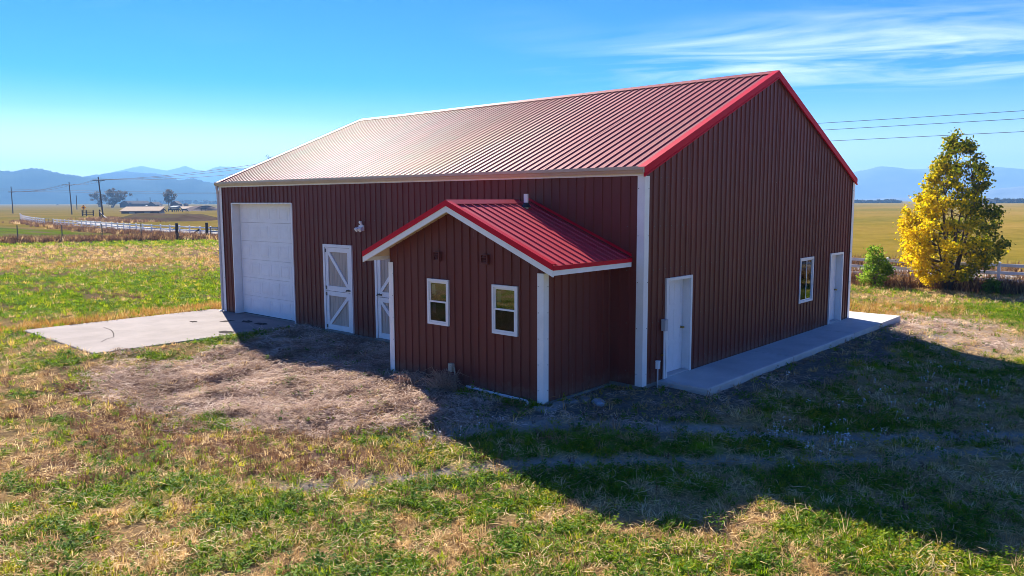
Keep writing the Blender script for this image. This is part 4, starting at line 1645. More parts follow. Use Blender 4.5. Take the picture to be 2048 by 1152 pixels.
# ------------------------------------------------------------------ far farm buildings
def farm_building(name, label, q, wpx, hpx, rpx, dep, ang, mwall, mroof, doors=1, lean=False, cat='building'):
    """q: ground point of the front centre; sizes given in photograph pixels at that place"""
    p = G(*q)
    k = pxm(p)
    w, h, r = wpx*k, hpx*k, rpx*k
    t = thing(name, label, cat, tuple(p))
    ax = Vector((math.cos(ang), math.sin(ang), 0))
    ay = Vector((-math.sin(ang), math.cos(ang), 0))

    def P(u, v, z):
        return p+ax*u+ay*v+Vector((0, 0, z-.1))
    hw = w/2
    th = .25
    if not lean:      # gable ends face the viewer
        prof = [(-hw, 0), (hw, 0), (hw, h), (0, h+r), (-hw, h)]
        mb = MB()
        mb.prism([P(u, 0, z) for u, z in prof][::-1], ay*dep)
        mb.build('wall', mwall, t)
        for sg in (-1, 1):
            mb = MB()
            e_ = hw*1.06
            ze = h-r*.06
            mb.prism([P(0, -.4, h+r+.02), P(sg*e_, -.4, ze+.02), P(sg*e_, -.4, ze+th), P(0, -.4, h+r+th)], ay*(dep+.8))
            mb.build('roof', mroof, t)
    else:             # long low roof sloping to the viewer
        mb = MB()
        mb.prism([P(-hw, 0, 0), P(-hw, dep, 0), P(-hw, dep, h+r), P(-hw, 0, h)], ax*w)
        mb.build('wall', mwall, t)
        mb = MB()
        sl = r/dep
        mb.prism([P(-hw-.4, -.8, h-.8*sl+.05), P(-hw-.4, dep+.5, h+r+.5*sl+.05), P(-hw-.4, dep+.5, h+r+.5*sl+.3), P(-hw-.4, -.8, h-.8*sl+.3)], ax*(w+.8))
        mb.build('roof', mroof, t)
    for i in range(doors):
        u = (-hw*.45+i*hw*.8) if doors > 1 else 0
        mb = MB()
        mb.prism([P(u-w*.07, -.06, .1), P(u+w*.07, -.06, .1), P(u+w*.07, -.06, h*.75), P(u-w*.07, -.06, h*.75)][::-1], ay*.04)
        mb.build('door', MT['dark'] if not lean else MT['farwhite'], t)
    return t


va = YAW-math.pi/2
farm_building('open_shed', 'long low shed with a wide tan metal roof among the cattle', (281, 427), 70, 5.0, 7.0, 9, va+.25, MT['farwall'], MT['tanroof'], 3, True, 'shed')
farm_building('old_barn', 'dark old barn behind the biggest round tree', (249, 415), 24, 7.5, 5.5, 22, va-.35, MT['farwall'], MT['farroof'])
farm_building('farmhouse', 'dark gabled house in the middle of the far farm, with a tall chimney pipe', (303, 416), 15, 6.5, 5.5, 14, va+.1, MT['farwall'], MT['farroof'], 2, cat='house')
farm_building('farm_shed', 'small white-roofed shed in front of the dark gabled house', (296, 415), 8, 3.2, 2.5, 6, va, MT['farwall'], MT['farwhite'], 1, True, 'shed')
farm_building('farm_shed', 'little dark shed just right of the gabled house', (317, 416), 8, 4, 1.5, 7, va+.3, MT['farwall'], MT['farroof'], 1, cat='shed')
farm_building('old_barn', 'tall narrow dark barn behind the lone slim tree', (349, 416), 15, 8, 5.5, 12, va+.2, MT['farwall'], MT['farroof'])
farm_building('farm_shed', 'white low lean-to in front of the tall narrow barn', (346, 417), 11, 2.6, 2.0, 5, va, MT['farwall'], MT['farwhite'], 1, True, 'shed')
farm_building('storage_silo', 'small dark upright store building right of the lone slim tree', (370, 415), 5, 5.5, 2.5, 4, va, MT['farwall'], MT['farroof'], 1, cat='building')
farm_building('hay_shed', 'low tan-roofed hay shelter left of the dark earth mound', (378, 420), 22, 2.0, 4.0, 9, va+.5, MT['farwall'], MT['tanroof'], 1, True, 'shed')
p = G(301, 414)
loose_post('thin chimney mast rising behind the gabled house', p.x, p.y, 20*pxm(p), .25, MT['darkwood'], 'mast', 'mast')
farm_building('white_house', 'pale distant house at the foot of the right hills', (1977, 408), 30, 7, 4, 20, va, MT['farwhite'], MT['farroof'], 2, cat='house')
farm_building('white_house', 'small far building below the hills at the left edge', (14, 407.5), 16, 4, 1.5, 15, va, MT['farwhite'], MT['farroof'], 1, cat='house')


# mound and bank
def mound(name, a, b, wdt, h, mat, label, seed, kind='structure'):
    a, b = Vector((a.x, a.y)), Vector((b.x, b.y))
    d = b-a
    L = d.length
    d.normalize()
    n = Vector((-d.y, d.x))
    nu, nv = 40, 14
    vs, fs = [], []
    for i in range(nu+1):
        for j in range(nv+1):
            u, v = i/nu, j/nv*2-1
            p = a+d*(u*L)+n*(v*wdt)
            prof = max(0, 1-v*v)**1.2*min(1, 4*u)*min(1, 4*(1-u))
            hh = h*prof*(0.7+.6*float(fbm(np.array([u*6+seed]), np.array([v*2.0]), 3, seed)[0]))
            vs.append((p.x, p.y, gz(p.x, p.y)+hh-.06))
    for i in range(nu):
        for j in range(nv):
            k = i*(nv+1)+j
            fs.append((k, k+nv+1, k+nv+2, k+1))
    mb = MB()
    mb.add(vs, fs)
    return mb.build(name, mat, smooth=True, kind=kind, label=label)


mound('dirt_bank', G(226, 441), G(440, 440), 12, 1.5, MT['bank'], 'brown earth bank below the long tan-roofed shed', 3)
mound('earth_mound', G(386, 421), G(424, 421), 12, 2.2, MT['farwall'], 'dark earth mound at right of the far farm', 9)


# ------------------------------------------------------------------ cattle
def cow(label, q, face, L=2.1, graze=False):
    p = G(*q)
    t_ = Vector((math.cos(face), math.sin(face), 0))
    mb = MB()
    prof = [(-.50, 1.16, .10), (-.47, 1.12, .26), (-.30, 1.05, .33), (0, 1.0, .37), (.25, 1.02, .36), (.40, 1.10, .27)]
    neck = [(.50, 1.02 if graze else 1.22, .19), (.62, .62 if graze else 1.34, .14), (.70, .32 if graze else 1.32, .12), (.80, .12 if graze else 1.24, .07)]
    mb.tube([p+t_*(u*L)+Vector((0, 0, z)) for u, z, r in prof+neck], [r*L/2.1 for u, z, r in prof+neck], 10)
    sd = Vector((-t_.y, t_.x, 0))
    for u in (-.40, .33):
        for s in (-.16, .16):
            b = p+t_*(u*L)+sd*s
            mb.tube([b+Vector((0, 0, .95)), b+t_*.03+Vector((0, 0, .5)), b-t_*.02+Vector((0, 0, .25)), b+Vector((0, 0, -.05))], [.15, .09, .06, .06], 7)
    mb.tube([p+t_*(-.50*L)+Vector((0, 0, 1.2)), p+t_*(-.54*L)+Vector((0, 0, .9)), p+t_*(-.53*L)+Vector((0, 0, .45))], [.04, .03, .05], 6)
    for s in (-1, 1):
        e0 = p+t_*(.64*L)+Vector((0, 0, .60 if graze else 1.40))
        mb.tube([e0+sd*s*.08, e0+sd*s*.24+Vector((0, 0, .03))], [.05, .03], 6)
    mb.build('cow', MT['hide'], label=label, category='cow', group='cattle grazing near the far farm', smooth=True)


latv = latdir
cow('dark cow standing just right of the long tan-roofed shed', (324, 424), latv, 2.4, True)
cow('dark cow facing away between the shed and the pair of cattle', (341, 423.5), latv+1.1, 2.2)
cow('left cow of the dark pair below the tall narrow barn', (349, 423.5), latv+math.pi, 2.3)
cow('right cow of the dark pair below the tall narrow barn', (353.5, 423), latv, 2.3, True)
cow('dark cow lying low left of the earth mound', (369, 424), latv, 2.0, True)
cow('dark cow alone in the open field left of the poles', (115, 411), latv, 2.4, True)
cow('dark cow beside the earth mound at right', (407, 422), latv+.5, 2.2)


# ------------------------------------------------------------------ trees
def tree(name, label, base, h, env, nclus, nleaf, lsize, sig, mat, tintf, stems=1, trunk_r=.2, seed=1, shell=.55, category='tree', group=None, crown0=.12, twig=True, leaf_up=.3):
    """env(f) -> (left, right) crown reach in metres at height fraction f, across the view; crown made of leaf-sized faces on branches"""
    R_ = np.random.default_rng(seed)
    b = Vector(base)
    t = thing(name, label, category, tuple(b))
    if group:
        t['group'] = group
    ex = np.array([RGT[0], RGT[1], 0.0])
    ex /= np.linalg.norm(ex)
    ey = np.array([-ex[1], ex[0], 0.0])
    bb = np.array([b.x, b.y, b.z])
    cen = []
    guard = 0
    while len(cen) < nclus and guard < nclus*60:
        guard += 1
        f = R_.uniform(crown0, 1.0)
        l, r = env(f)
        wmax = 0.5*(l+r)
        if R_.uniform(0, env.wmax) > wmax:
            continue
        a = R_.uniform(0, 2*math.pi)
        rad = R_.uniform(shell**2, 1)**.5 if R_.uniform() < .7 else R_.uniform(0, 1)**.5
        u = rad*math.cos(a)
        u = u*r if u > 0 else u*l
        v = rad*math.sin(a)*wmax*.92
        cen.append(bb+ex*u+ey*v+np.array([0, 0, f*h]))
    cen = np.array(cen)
    # trunk and limbs
    mb = MB()
    tops = []
    for k in range(stems):
        a = 2*math.pi*k/max(1, stems)+R_.uniform(-.4, .4)
        sp = (0 if stems == 1 else R_.uniform(.05, .16)*h)
        th = h*(.86 if k == 0 else R_.uniform(.55, .85))
        pts, rr = [], []
        off0 = trunk_r*.9*(0 if stems == 1 else 1)
        l0, r0 = env(min(.99, th/h))
        cx = .5*(r0-l0)
        for i in range(7):
            f = i/6
            o = ex*(math.cos(a)*(off0+sp*f**.8)+cx*f)+ey*math.sin(a)*(off0+sp*f**.8)
            o = o+ex*R_.normal(0, .012*h*f)+ey*R_.normal(0, .012*h*f)
            pts.append(bb+o+np.array([0, 0, -.1+f*th]))
            rr.append(trunk_r*(1-.85*f)*(1 if k == 0 else .75))
        mb.tube([Vector(q) for q in pts], rr, 7)
        tops.append(np.array(pts))
    allp = np.concatenate(tops)
    for c in cen:
        # limb from the nearest lower point of a stem, rising to the cluster
        hz = c[2]-bb[2]
        low = allp[(allp[:, 2]-bb[2]) < max(hz*.8, .08*h)]
        if len(low) == 0:
            low = allp[:1]
        d = np.linalg.norm((low-c)*np.array([1, 1, 1.6]), axis=1)
        s = low[np.argmin(d)]
        mid = s*.45+c*.55+np.array([0, 0, -.05*h*R_.uniform(0, 1)])
        r0 = max(.010, trunk_r*.16)
        mb.tube([Vector(s), Vector(mid), Vector(c)], [r0, r0*.6, r0*.25], 4, cap=False)
    mb.build('trunk', MT['bark'], t, smooth=True)
    # leaves
    n = nclus*nleaf
    cc = np.repeat(cen, nleaf, axis=0)[:n]
    n = len(cc)
    pos = cc+R_.normal(0, 1, (n, 3))*np.array([sig, sig, sig*.8])
    dirv = R_.normal(0, 1, (n, 3))
    dirv[:, 2] -= leaf_up
    dirv /= np.linalg.norm(dirv, axis=1, keepdims=True)
    side = np.cross(dirv, R_.normal(0, 1, (n, 3)))
    side /= np.linalg.norm(side, axis=1, keepdims=True)
    nrm_ = np.cross(dirv, side)
    sz = lsize*R_.uniform(.65, 1.3, (n, 1))
    # kite-shaped leaf, folded a little along its rib
    v0 = pos-dirv*sz*.5
    v1 = pos+side*sz*.42+nrm_*sz*.10
    v2 = pos+dirv*sz*.55
    v3 = pos-side*sz*.42+nrm_*sz*.10
    V = np.stack([v0, v1, v2, v3], 1).reshape(-1, 3)
    k = np.arange(n)*4
    F = np.concatenate([np.stack([k, k+1, k+2], -1), np.stack([k, k+2, k+3], -1)])
    me_ = bpy.data.meshes.new('crown')
    me_.from_pydata(V.tolist(), [], F.tolist())
    u = ((cc-bb) @ ex)
    f = (cc[:, 2]-bb[2])/h
    tint = tintf(u, f, pos-bb, R_, n)
    at = me_.attributes.new('tint', 'FLOAT', 'POINT')
    at.data.foreach_set('value', np.repeat(np.clip(tint, 0, 1), 4).astype(np.float32))
    me_.materials.append(mat)
    link('crown', me_, t)
    return t


class Env:
    def __init__(s, rows):
        r = sorted(rows)
        s.f = [q[0] for q in r]
        s.l = [q[1] for q in r]
        s.r = [q[2] for q in r]
        s.wmax = max(.5*(a+b) for a, b in zip(s.l, s.r))

    def __call__(s, f):
        return float(np.interp(f, s.f, s.l)), float(np.interp(f, s.f, s.r))


bT = G(1893, 580)
kT = pxm(bT)
yenv = Env([(f, l*kT, r*kT) for f, l, r in [(.0, 18, 14), (.08, 55, 40), (.16, 78, 75), (.26, 88, 92), (.36, 92, 100), (.46, 86, 95), (.56, 76, 70), (.64, 56, 66), (.72, 42, 66), (.80, 32, 50), (.88, 22, 44), (.95, 6, 34), (1.0, -10, 24)]])


def ytint(u, f, p, R_, n):
    s = -u/(90*kT)                         # to the left of the trunk
    t = .64 + .36*s - .38*(f-.35) + R_.normal(0, .19, n)
    t = np.where((f < .18) & (u > -.6), t-.10, t)
    return t


tree('autumn_tree', 'tall multi-stemmed tree, golden yellow on its left and dark green at its right and top', bT, 306*kT, yenv, 255, 85, .13, .15, MT['leaf_yellow'], ytint, stems=8, trunk_r=.09, seed=5, crown0=.06)
bB = G(1749, 573)
kB = pxm(bB)
benv = Env([(f, l*kB, r*kB) for f, l, r in [(0, 8, 8), (.1, 24, 18), (.25, 32, 28), (.4, 24, 32), (.5, 16, 30), (.6, 18, 24), (.75, 15, 16), (.9, 10, 8), (1, 3, 1)]])
tree('small_tree', 'small bright green sapling between the barn and the yellow tree', bB, 82*kB, benv, 60, 55, .10, .11, MT['leaf_bush'], lambda u, f, p, R_, n: .55-.5*u/(30*kB)*.6+R_.normal(0, .2, n), stems=4, trunk_r=.035, seed=8, crown0=.05)
bS = G(1983, 588)
kS = pxm(bS)
senv = Env([(0, 14*kS, 14*kS), (.5, 17*kS, 17*kS), (1, 5*kS, 8*kS)])
tree('shrub', 'low dark green shrub in front of the white fence, right of the yellow tree', bS, 30*kS, senv, 26, 45, .08, .09, MT['leaf_bush'], lambda u, f, p, R_, n: .2+R_.normal(0, .15, n), stems=4, trunk_r=.02, seed=9, crown0=.05, category='shrub')
for lab, q, hp, rows, seed, ncl in (
        ('spreading far tree left of the tallest utility pole', (199, 414), 31, [(.25, 3, 2), (.4, 17, 5), (.6, 22, 12), (.8, 15, 12), (1, 4, 6)], 21, 42),
        ('biggest far tree with a broad crown beside the old barn', (224, 415), 37, [(.2, 8, 10), (.4, 12, 24), (.6, 10, 40), (.8, 2, 40), (.95, -6, 26), (1, -10, 16)], 22, 90),
        ('lone slim far tree with a thin trunk by the tall narrow barn', (340, 416), 34, [(.22, 4, 3), (.4, 9, 8), (.6, 10, 12), (.8, 11, 12), (1, 6, 7)], 23, 40)):
    p = G(*q)
    k = pxm(p)
    tree('field_tree', lab, p, hp*k, Env([(f, l*k, r*k) for f, l, r in rows]), int(ncl*.62), 60, .75, .72, MT['leaf_far'], lambda u, f, p, R_, n: .25+.6*f+R_.normal(0, .2, n), stems=2, trunk_r=.55, seed=seed, shell=.3, crown0=.2, group='trees of the far farm')
# twig ends of a tree far behind the barn, showing over the roof edge
p = G(545, 411)
k = pxm(p)
tree('field_tree', 'far tall tree whose top shows above the barn\'s left roof slope', p, 101*k, Env([(.3, 18*k, 18*k), (.7, 14*k, 16*k), (1, 8*k, 9*k)]), 60, 26, .7, .7, MT['leaf_far'], lambda u, f, p, R_, n: .2+R_.normal(0, .15, n), stems=2, trunk_r=.5, seed=31, shell=.3, crown0=.3, group='trees of the far farm')


def treeline(label, x0, x1, yb, hp, seed, nb):
    R_ = np.random.default_rng(seed)
    V, F, T = [], [], []
    for i in range(nb):
        q = x0+(x1-x0)*(i+R_.uniform(0, .8))/nb
        p = G(q, yb)
        k = pxm(p)
        hh = hp*k*R_.uniform(.35, 1.0)
        wd = hp*k*R_.uniform(.5, 1.3)
        for j in range(90):
            c = np.array([p.x, p.y, p.z])+np.array([R_.normal(0, wd*.35), R_.normal(0, wd*.35), hh*R_.uniform(.05, .95)])
            a = R_.normal(0, 1, 3)
            a /= np.linalg.norm(a)
            s = np.cross(a, R_.normal(0, 1, 3))
            s /= np.linalg.norm(s)
            z_ = hp*k*.22
            o = len(V)
            V += [c-a*z_, c+s*z_*.8, c+a*z_, c-s*z_*.8]
            F.append((o, o+1, o+2, o+3))
            T += [R_.uniform(0, .7)]*4
    me_ = bpy.data.meshes.new('distant_woods')
    me_.from_pydata([tuple(v) for v in V], [], F)
    at = me_.attributes.new('tint', 'FLOAT', 'POINT')
    at.data.foreach_set('value', np.array(T, np.float32))
    me_.materials.append(MT['leaf_far'])
    link('distant_woods', me_, kind='stuff', label=label)


treeline('dim row of trees along the horizon right of the barn', 1700, 1800, 406.0, 9, 41, 22)
treeline('dim trees on the horizon at the right edge', 1960, 2070, 406.3, 11, 42, 12)
treeline('dim bluish grove on the horizon at left', 36, 74, 407.0, 7, 43, 12)
treeline('dim trees on the horizon behind the far farm', 284, 440, 408.0, 8, 44, 20)

# ------------------------------------------------------------------ hills
def px_az_el(x, y):
    v = FWD + RGT*(x-1024)/FPX - UPV*(y-576)/FPX
    return math.atan2(v[1], v[0]), math.atan2(v[2], math.hypot(v[0], v[1]))


def hill_range(label, pts, dist, thick, mat, seed, jag, margin=.35, base_el=.0):
    """a real ridge: foot, crest and back slope; crest heights follow the given skyline"""
    ae = [px_az_el(*q) for q in pts]
    az = np.array([a for a, e_ in ae])
    el = np.array([e_ for a, e_ in ae])
    o = np.argsort(az)
    az, el = az[o], el[o]
    A = np.arange(az[0]-margin, az[-1]+margin, .0012)
    E_ = np.interp(A, az, el)
    edge = np.maximum(0, np.maximum(az[0]-A, A-az[-1]))
    E_ = E_*(1-.5*sstep(0, margin, edge))+.012*(fbm(A*14, A*0+seed, 3, seed)-.5)*sstep(0, .05, edge)
    nv = 14
    V = []
    for j in range(nv+1):
        v = j/nv
        rr = dist-thick*.75+thick*1.5*v
        sh = np.sin(np.pi*np.clip(v, 0, 1))**1.15
        crest = dist*np.tan(E_)*(1)+CAM[2]
        nz_ = (fbm(A*rr/420.0, A*0+v*5+seed, 4, seed+3)-.5)
        jg = jag*(fbm(A*900, A*0+v*9, 3, seed+9)-.5)*(1 if abs(v-.5) < .08 else .12)
        hgt = np.maximum(crest*sh*(1+(.55*nz_ if abs(v-.5) > .05 else .0)), 0)+jg*np.minimum(1, crest*sh/20)
        V.append(np.stack([CAM[0]+np.cos(A)*rr, CAM[1]+np.sin(A)*rr, np.where(v in (0, 1), -2.0, hgt-.5)*np.ones_like(A)], -1))
    V = np.concatenate(V)
    m_ = len(A)
    F = []
    for j in range(nv):
        a = j*m_+np.arange(m_-1)
        F.append(np.stack([a, a+1, a+1+m_, a+m_], -1))
    F = np.concatenate(F)[:, ::-1]
    me_ = bpy.data.meshes.new('hills')
    me_.from_pydata(V.tolist(), [], F.tolist())
    me_.polygons.foreach_set('use_smooth', [True]*len(me_.polygons))
    me_.materials.append(mat)
    link('hills', me_, kind='structure', label=label)


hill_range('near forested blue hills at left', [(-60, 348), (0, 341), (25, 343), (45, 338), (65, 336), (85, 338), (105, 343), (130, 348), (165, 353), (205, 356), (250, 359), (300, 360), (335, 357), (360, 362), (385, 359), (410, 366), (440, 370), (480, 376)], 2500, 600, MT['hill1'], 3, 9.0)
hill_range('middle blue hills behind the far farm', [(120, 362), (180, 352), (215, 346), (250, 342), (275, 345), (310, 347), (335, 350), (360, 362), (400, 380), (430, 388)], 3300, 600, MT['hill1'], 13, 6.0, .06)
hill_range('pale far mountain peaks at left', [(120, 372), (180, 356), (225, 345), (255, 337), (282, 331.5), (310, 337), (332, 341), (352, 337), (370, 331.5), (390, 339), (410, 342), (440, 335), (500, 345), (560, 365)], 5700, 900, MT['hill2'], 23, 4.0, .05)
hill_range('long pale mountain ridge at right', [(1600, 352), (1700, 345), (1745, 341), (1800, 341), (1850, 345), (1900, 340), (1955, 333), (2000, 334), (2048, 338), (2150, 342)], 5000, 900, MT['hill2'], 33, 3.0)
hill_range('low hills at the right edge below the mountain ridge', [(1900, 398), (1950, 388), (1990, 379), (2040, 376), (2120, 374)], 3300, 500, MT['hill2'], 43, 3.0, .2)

# ------------------------------------------------------------------ ground cover (stuff)
def blade_clump(seed, n, h, w, spread, lean, curl=.3, segs=2):
    R_ = np.random.default_rng(seed)
    V, F = [], []
    for i in range(n):
        a = R_.uniform(0, 2*math.pi)
        r = spread*R_.uniform(0, 1)**.5
        b = np.array([r*math.cos(a), r*math.sin(a), 0])
        a2 = a+R_.normal(0, .8)
        out = np.array([math.cos(a2), math.sin(a2), 0])
        hh = h*R_.uniform(.5, 1.15)
        ln = lean*R_.uniform(.3, 1.3)
        sd = np.array([-out[1], out[0], 0])*w*R_.uniform(.7, 1.3)
        o = len(V)
        for s in range(segs+1):
            f = s/segs
            p = b+out*ln*hh*(f**(1+curl))+np.array([0, 0, hh*f*(1-.35*ln*f)])
            if s == segs:
                V.append(p)
            else:
                V += [p-sd*(1-.5*f), p+sd*(1-.5*f)]
        for s in range(segs-1):
            q = o+2*s
            F.append((q, q+1, q+3, q+2))
        q = o+2*(segs-1)
        F.append((q, q+1, o+2*segs))
    return V, F


def weed_clump(seed, nst, h, leaf, spread):
    """leafy sprigs: short stems with paired leaflets"""
    R_ = np.random.default_rng(seed)
    V, F = [], []
    for i in range(nst):
        a = R_.uniform(0, 2*math.pi)
        r = spread*R_.uniform(0, 1)**.5
        b = np.array([r*math.cos(a), r*math.sin(a), 0])
        d = np.array([math.cos(a)*R_.uniform(.1, .8), math.sin(a)*R_.uniform(.1, .8), 1.0])
        d /= np.linalg.norm(d)
        hh = h*R_.uniform(.5, 1.2)
        for k in range(6):
            f = .25+.75*k/5
            p = b+d*hh*f
            aa = R_.uniform(0, 2*math.pi)
            o_ = np.array([math.cos(aa), math.sin(aa), R_.uniform(-.2, .7)])
            o_ /= np.linalg.norm(o_)
            s_v = np.cross(o_, [0, 0, 1])
            s_v = s_v/np.linalg.norm(s_v)
            l = leaf*R_.uniform(.7, 1.3)
            o = len(V)
            V += [p, p+o_*l*.5+s_v*l*.30, p+o_*l, p+o_*l*.5-s_v*l*.30]
            F.append((o, o+1, o+2, o+3))
    return V, F


def litter_clump(seed, n, l, w, spread):
    R_ = np.random.default_rng(seed)
    V, F = [], []
    for i in range(n):
        c = np.array([R_.normal(0, spread), R_.normal(0, spread), R_.uniform(.005, .045)])
        a = R_.uniform(0, 2*math.pi)
        d = np.array([math.cos(a), math.sin(a), R_.normal(0, .22)])
        s = np.array([-math.sin(a), math.cos(a), R_.normal(0, .3)])*w
        ll = l*R_.uniform(.4, 1.2)
        bend = np.array([-d[1], d[0], 0])*R_.normal(0, .15)*ll+np.array([0, 0, R_.uniform(0, .12)*ll])
        o = len(V)
        p0, p1, p2 = c-d*ll/2, c+bend, c+d*ll/2
        V += [p0, p1-s, p1+s, p2]
        F += [(o, o+1, o+2), (o+1, o+3, o+2)]
    return V, F


def daisy(seed):
    R_ = np.random.default_rng(seed)
    V, F = [], []
    for k in range(4):
        c = np.array([R_.normal(0, .05), R_.normal(0, .05), R_.uniform(.08, .16)])
        n = 7
        o = len(V)
        V.append(c+np.array([0, 0, .006]))
        r = R_.uniform(.011, .018)
        tl = R_.normal(0, .3, 2)
        for i in range(n):
            a = 2*math.pi*i/n
            V.append(c+np.array([r*math.cos(a), r*math.sin(a), r*(tl[0]*math.cos(a)+tl[1]*math.sin(a))]))
        for i in range(n):
            F.append((o, o+1+i, o+1+(i+1) % n))
        o = len(V)
        V += [c, c*np.array([.8, .8, 0]), c+np.array([.004, 0, 0])]
        F.append((o, o+1, o+2))
    return V, F


def proto(name, VF, mat):
    me_ = bpy.data.meshes.new(name)
    me_.from_pydata([tuple(v) for v in VF[0]], [], VF[1])
    me_.materials.append(mat)
    return bpy.data.objects.new(name, me_)


def scatter(name, label, protos, P, scale, seed):
    """one object: plants instanced on points through geometry nodes"""
    R_ = np.random.default_rng(seed)
    n = len(P)
    me_ = bpy.data.meshes.new(name)
    me_.vertices.add(n)
    me_.vertices.foreach_set('co', np.asarray(P, float).ravel())
    rot = np.stack([R_.normal(0, .12, n), R_.normal(0, .12, n), R_.uniform(0, 2*math.pi, n)], -1)
    a = me_.attributes.new('rot', 'FLOAT_VECTOR', 'POINT')
    a.data.foreach_set('vector', rot.ravel().astype(np.float32))
    a = me_.attributes.new('scl', 'FLOAT', 'POINT')
    a.data.foreach_set('value', np.asarray(scale, np.float32))
    a = me_.attributes.new('pick', 'INT', 'POINT')
    a.data.foreach_set('value', R_.integers(0, len(protos), n).astype(np.int32))
    o = link(name, me_, kind='stuff', label=label)
    ng = bpy.data.node_groups.new(name, 'GeometryNodeTree')
    ng.interface.new_socket('Geometry', in_out='INPUT', socket_type='NodeSocketGeometry')
    ng.interface.new_socket('Geometry', in_out='OUTPUT', socket_type='NodeSocketGeometry')
    gi, go = ng.nodes.new('NodeGroupInput'), ng.nodes.new('NodeGroupOutput')
    iop = ng.nodes.new('GeometryNodeInstanceOnPoints')
    g2i = ng.nodes.new('GeometryNodeGeometryToInstance')
    for pr in reversed(protos):
        oi = ng.nodes.new('GeometryNodeObjectInfo')
        oi.inputs['Object'].default_value = pr
        oi.inputs['As Instance'].default_value = True
        ng.links.new(oi.outputs['Geometry'], g2i.inputs[0])

    def named(nm, typ):
        q = ng.nodes.new('GeometryNodeInputNamedAttribute')
        q.data_type = typ
        q.inputs['Name'].default_value = nm
        return q.outputs[0]
    ng.links.new(gi.outputs[0], iop.inputs['Points'])
    ng.links.new(g2i.outputs[0], iop.inputs['Instance'])
    iop.inputs['Pick Instance'].default_value = True
    ng.links.new(named('pick', 'INT'), iop.inputs['Instance Index'])
    ng.links.new(named('rot', 'FLOAT_VECTOR'), iop.inputs['Rotation'])
    ng.links.new(named('scl', 'FLOAT'), iop.inputs['Scale'])
    ng.links.new(iop.outputs[0], go.inputs[0])
    md = o.modifiers.new('scatter', 'NODES')
    md.node_group = ng
    return o


def free(x, y):
    ok = rectdist(x, y, 0, BW, 0, BL) > .03
    ok &= rectdist(x, y, AX0, 0, AY0, AY1) > .04
    ok &= rectdist(x, y, -6.06, 0.1, 12.42, 17.98) > .03
    ok &= rectdist(x, y, .62, 13.85, -1.17, 0) > .02
    ok &= rectdist(x, y, 12.3, 13.85, 0, 4.0) > .02
    return ok


def candidates(rho, r0, r1, power, seed):
    """random ground points around the yard, thinning with distance from the near lawn"""
    R_ = np.random.default_rng(seed)
    k = 1-power
    span = 2*.86
    ntot = int(rho*10**power*span*(r1**(1+k)-r0**(1+k))/(1+k))
    uu = R_.uniform(0, 1, ntot)
    r = (r0**(1+k)+uu*(r1**(1+k)-r0**(1+k)))**(1/(1+k))
    th = YAW+R_.uniform(-.86, .86, ntot)
    x, y = CAM[0]+r*np.cos(th), CAM[1]+r*np.sin(th)
    ok = free(x, y) & (x < 27.2)
    x, y, r = x[ok], y[ok], r[ok]
    return x, y, r, R_


def place(x, y, keep, lift=0.0):
    x, y = x[keep], y[keep]
    return np.stack([x, y, ground_z(x, y)+lift], -1)


pg = [proto('weed_sprig', weed_clump(100+i, 7, .075, .034, .085), MT['veg_green']) for i in range(4)]
x, y, r, R_ = candidates(105, 5, 60, 1.35, 201)
Zc = zones(x, y)
pr = (Zc['green']*1.0*(1-.85*Zc['rust'])+.06)*(1-.7*sstep(15, 19, y))
keep = R_.uniform(0, 1, len(x)) < pr*1.0
sc = (1+.018*np.clip(r-12, 0, 60))*R_.uniform(.6, 1.35, len(x))
scatter('green_weeds', 'low leafy green weeds across the yard', pg, place(x, y, keep), sc[keep], 1)

pgr = [proto('grass_tuft', blade_clump(120+i, 14, .11, .006, .06, .75), MT['veg_grass']) for i in range(4)]
x, y, r, R_ = candidates(60, 5, 105, 1.25, 202)
Zc = zones(x, y)
pr = (.15+.75*Zc['green']+.45*sstep(15, 19, y)*Zc['green'])*(1-.93*Zc['mulch'])*(1-.85*Zc['soil'])*(1-.85*Zc['sand'])*(1-.9*Zc['track'])
keep = R_.uniform(0, 1, len(x)) < pr
sc = (1+.018*np.clip(r-12, 0, 60))*R_.uniform(.6, 1.3, len(x))
scatter('grass', 'short green and yellowing grass across the yard', pgr, place(x, y, keep), sc[keep], 2)

ps = [proto('straw_tuft', blade_clump(140+i, 12, .12, .005, .07, 1.1), MT['veg_straw']) for i in range(4)]
x, y, r, R_ = candidates(45, 5, 105, 1.25, 203)
Zc = zones(x, y)
pr = (1-.7*Zc['green'])*(1-.8*Zc['mulch'])*(1-.7*Zc['soil'])*(1-.7*Zc['sand'])*(1-.7*Zc['track'])
keep = R_.uniform(0, 1, len(x)) < pr*(.75-.35*sstep(15, 19, y)*Zc['green'])
sc = (1+.018*np.clip(r-12, 0, 60))*R_.uniform(.6, 1.3, len(x))
scatter('dry_grass', 'dry straw-coloured grass tufts across the yard', ps, place(x, y, keep), sc[keep], 3)

pm_ = [proto('straw_litter', litter_clump(160+i, 30, .24, .006, .14), MT['veg_mulch']) for i in range(5)]
x, y, r, R_ = candidates(105, 5, 40, 1.2, 204)
Zc = zones(x, y)
pr = Zc['mulch']*1.0+.22*Zc['sand']+.07*Zc['soil']
keep = R_.uniform(0, 1, len(x)) < pr
sc = (1+.02*np.clip(r-12, 0, 40))*R_.uniform(.6, 1.3, len(x))
scatter('straw_litter', 'grey matted straw litter between the pad and the annex', pm_, place(x, y, keep), sc[keep], 4)

